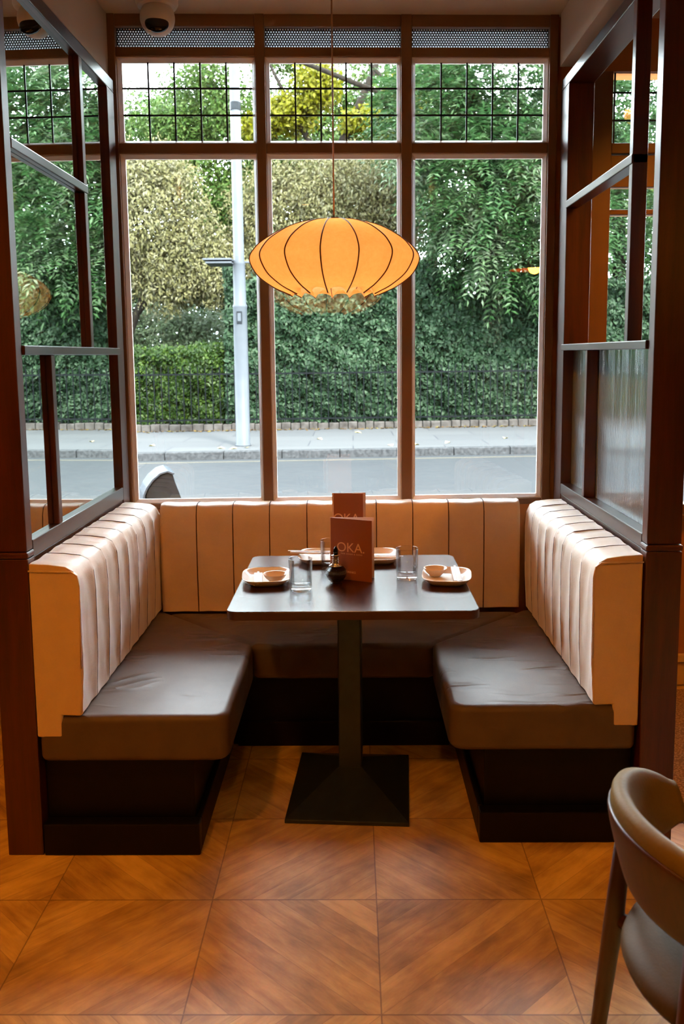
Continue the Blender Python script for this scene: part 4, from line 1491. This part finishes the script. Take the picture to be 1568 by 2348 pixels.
# upper left: mixed green canopy with gaps to the sky
tree('broadleaf_tree', (-6.5, 24.5, 0), [
    ([(-6.5, 24.5, 0), (-6.3, 24.5, 4.5), (-5.6, 24.5, 7.2)], [0.2, 0.16, 0.08])],
    'light green tree filling the lower rows of the left leaded light',
    [(-5.4, 24.4, 7.3, 1.7, 1.3, 1.25), (-4.2, 24.3, 7.8, 1.3, 1.2, 1.2), (-7.0, 24.4, 6.5, 1.5, 1.2, 1.2), (-3.1, 24.5, 5.6, 1.1, 1.1, 1.2), (-8.4, 24.5, 5.6, 1.5, 1.3, 1.8)],
    M['lf_back'], 40000, 0.13, 0.5, shell=(0.3, 1.06))
tree('broadleaf_tree', (-2.4, 22.8, 0), [
    ([(-2.4, 22.8, 0), (-2.5, 22.8, 4.0), (-2.9, 22.8, 7.0), (-3.6, 22.8, 8.6)], [0.16, 0.13, 0.08, 0.04])],
    'green tree behind the top of the street lamp post',
    [(-2.9, 22.8, 7.6, 1.1, 1.0, 0.9), (-2.1, 22.8, 6.3, 0.9, 0.9, 0.8), (-3.6, 22.8, 8.5, 1.0, 0.9, 0.55), (-2.9, 22.8, 5.4, 0.8, 0.9, 0.7), (-1.5, 22.9, 9.1, 1.3, 0.8, 0.7), (-1.2, 22.9, 6.2, 1.3, 0.8, 0.9), (0.6, 22.9, 6.3, 1.2, 0.8, 0.9), (-3.4, 22.9, 4.6, 1.1, 0.8, 0.9), (-3.9, 22.9, 6.0, 1.1, 0.8, 1.1), (-4.6, 22.9, 7.4, 0.9, 0.8, 0.6)],
    M['lf_back'], 40000, 0.11, 0.45, shell=(0.3, 1.06))
# dark background trees closing the view
tree('broadleaf_tree', (-0.8, 31, 0), [([(-0.8, 31, 0), (-0.6, 31, 6), (0.4, 31, 10)], [0.3, 0.25, 0.12])],
    'tall light green tree beyond the yellow one, behind the middle leaded light',
    [(-0.6, 31, 9.4, 2.6, 1.5, 2.2), (-2.6, 31, 8.2, 1.6, 1.4, 1.5), (1.8, 31, 9.8, 2.0, 1.5, 2.2), (0.3, 30.6, 7.2, 2.4, 1.4, 1.6)],
    M['lf_back'], 30000, 0.17, 0.5, shell=(0.2, 1.06))
BT = [(-13, 34, 5.5, 3.6), (-7.5, 36, 4.2, 3.4), (-2.5, 37, 4.2, 3.2), (3.0, 33, 6.6, 3.8), (8.5, 34, 6.8, 4.2), (14, 34, 6.0, 4.2), (-19, 36, 6, 4)]
for i, (x, y, z, r) in enumerate(BT):
    where = ['far left', 'left beyond the pale tree', 'beyond the lamp post', 'beyond the ash tree', 'right of the ash tree', 'far right', 'leftmost'][i]
    tree('background_tree', (x, y, 0), [([(x, y, 0), (x, y, z)], [0.3, 0.15])],
         'dense green park tree in the background, %s' % where,
         [(x, y, z, r, 1.8, z*0.9), (x+r*0.4, y, z*1.15, r*0.7, 1.6, r*0.6), (x-r*0.5, y, z*1.1, r*0.6, 1.6, r*0.6), (x+r*0.1, y-0.5, 2.2, r*1.1, 1.4, 2.4)],
         M['lf_dark'] if i % 2 else M['lf_back'], 11000, 0.26, 0.55, group='park trees in the background', shell=(0.4, 1.05))

# fallen leaves
n = 900
X = RNG.uniform(-9, 10, n); Y = 17.74-np.abs(RNG.normal(0, 0.12, n)); 
c = np.stack([X, Y+EK*X, np.full(n, 0.03)], 1)
v, f = leaves(c, rnd(n)*0.12+np.array([0, 0, 1.0]), rnd(n)*np.array([1, 1, 0.05]), RNG.uniform(0.05, 0.09, n), RNG.uniform(0.03, 0.06, n))
tag(np_mesh('leaf_litter', v, f, M['litter']), 'dry fallen leaves drifted along the stone edging', 'leaves', kind='stuff')
lf0 = None
M['yleaf'] = simple('yellow_fallen_leaf', lin(226, 206, 96), rough=0.7)
for i, (x, y) in enumerate([(-2.15, 14.3), (-1.75, 14.35), (-1.95, 14.22), (0.62, 14.3), (1.05, 14.35), (0.85, 14.2), (1.6, 14.6), (-0.6, 15.6), (2.7, 15.2), (-3.4, 14.9), (3.9, 14.4), (0.1, 16.8)]):
    if lf0 is None:
        v, f = leaves(np.zeros((1, 3)), np.array([[0, 0, 1.0]]), np.array([[1.0, 0, 0]]), np.array([0.14]), np.array([0.10]))
        lf0 = np_mesh('fallen_leaf', v, f, M['yleaf']); o = lf0
    else:
        o = lf0.copy(); COL.objects.link(o)
    o.location = (x, y+EK*x, 0.030)
    o.rotation_euler = (0, 0, i*1.7)
    tag(o, 'yellow leaf fallen on the far footway', 'leaf', 'yellow leaves scattered on the far footway')
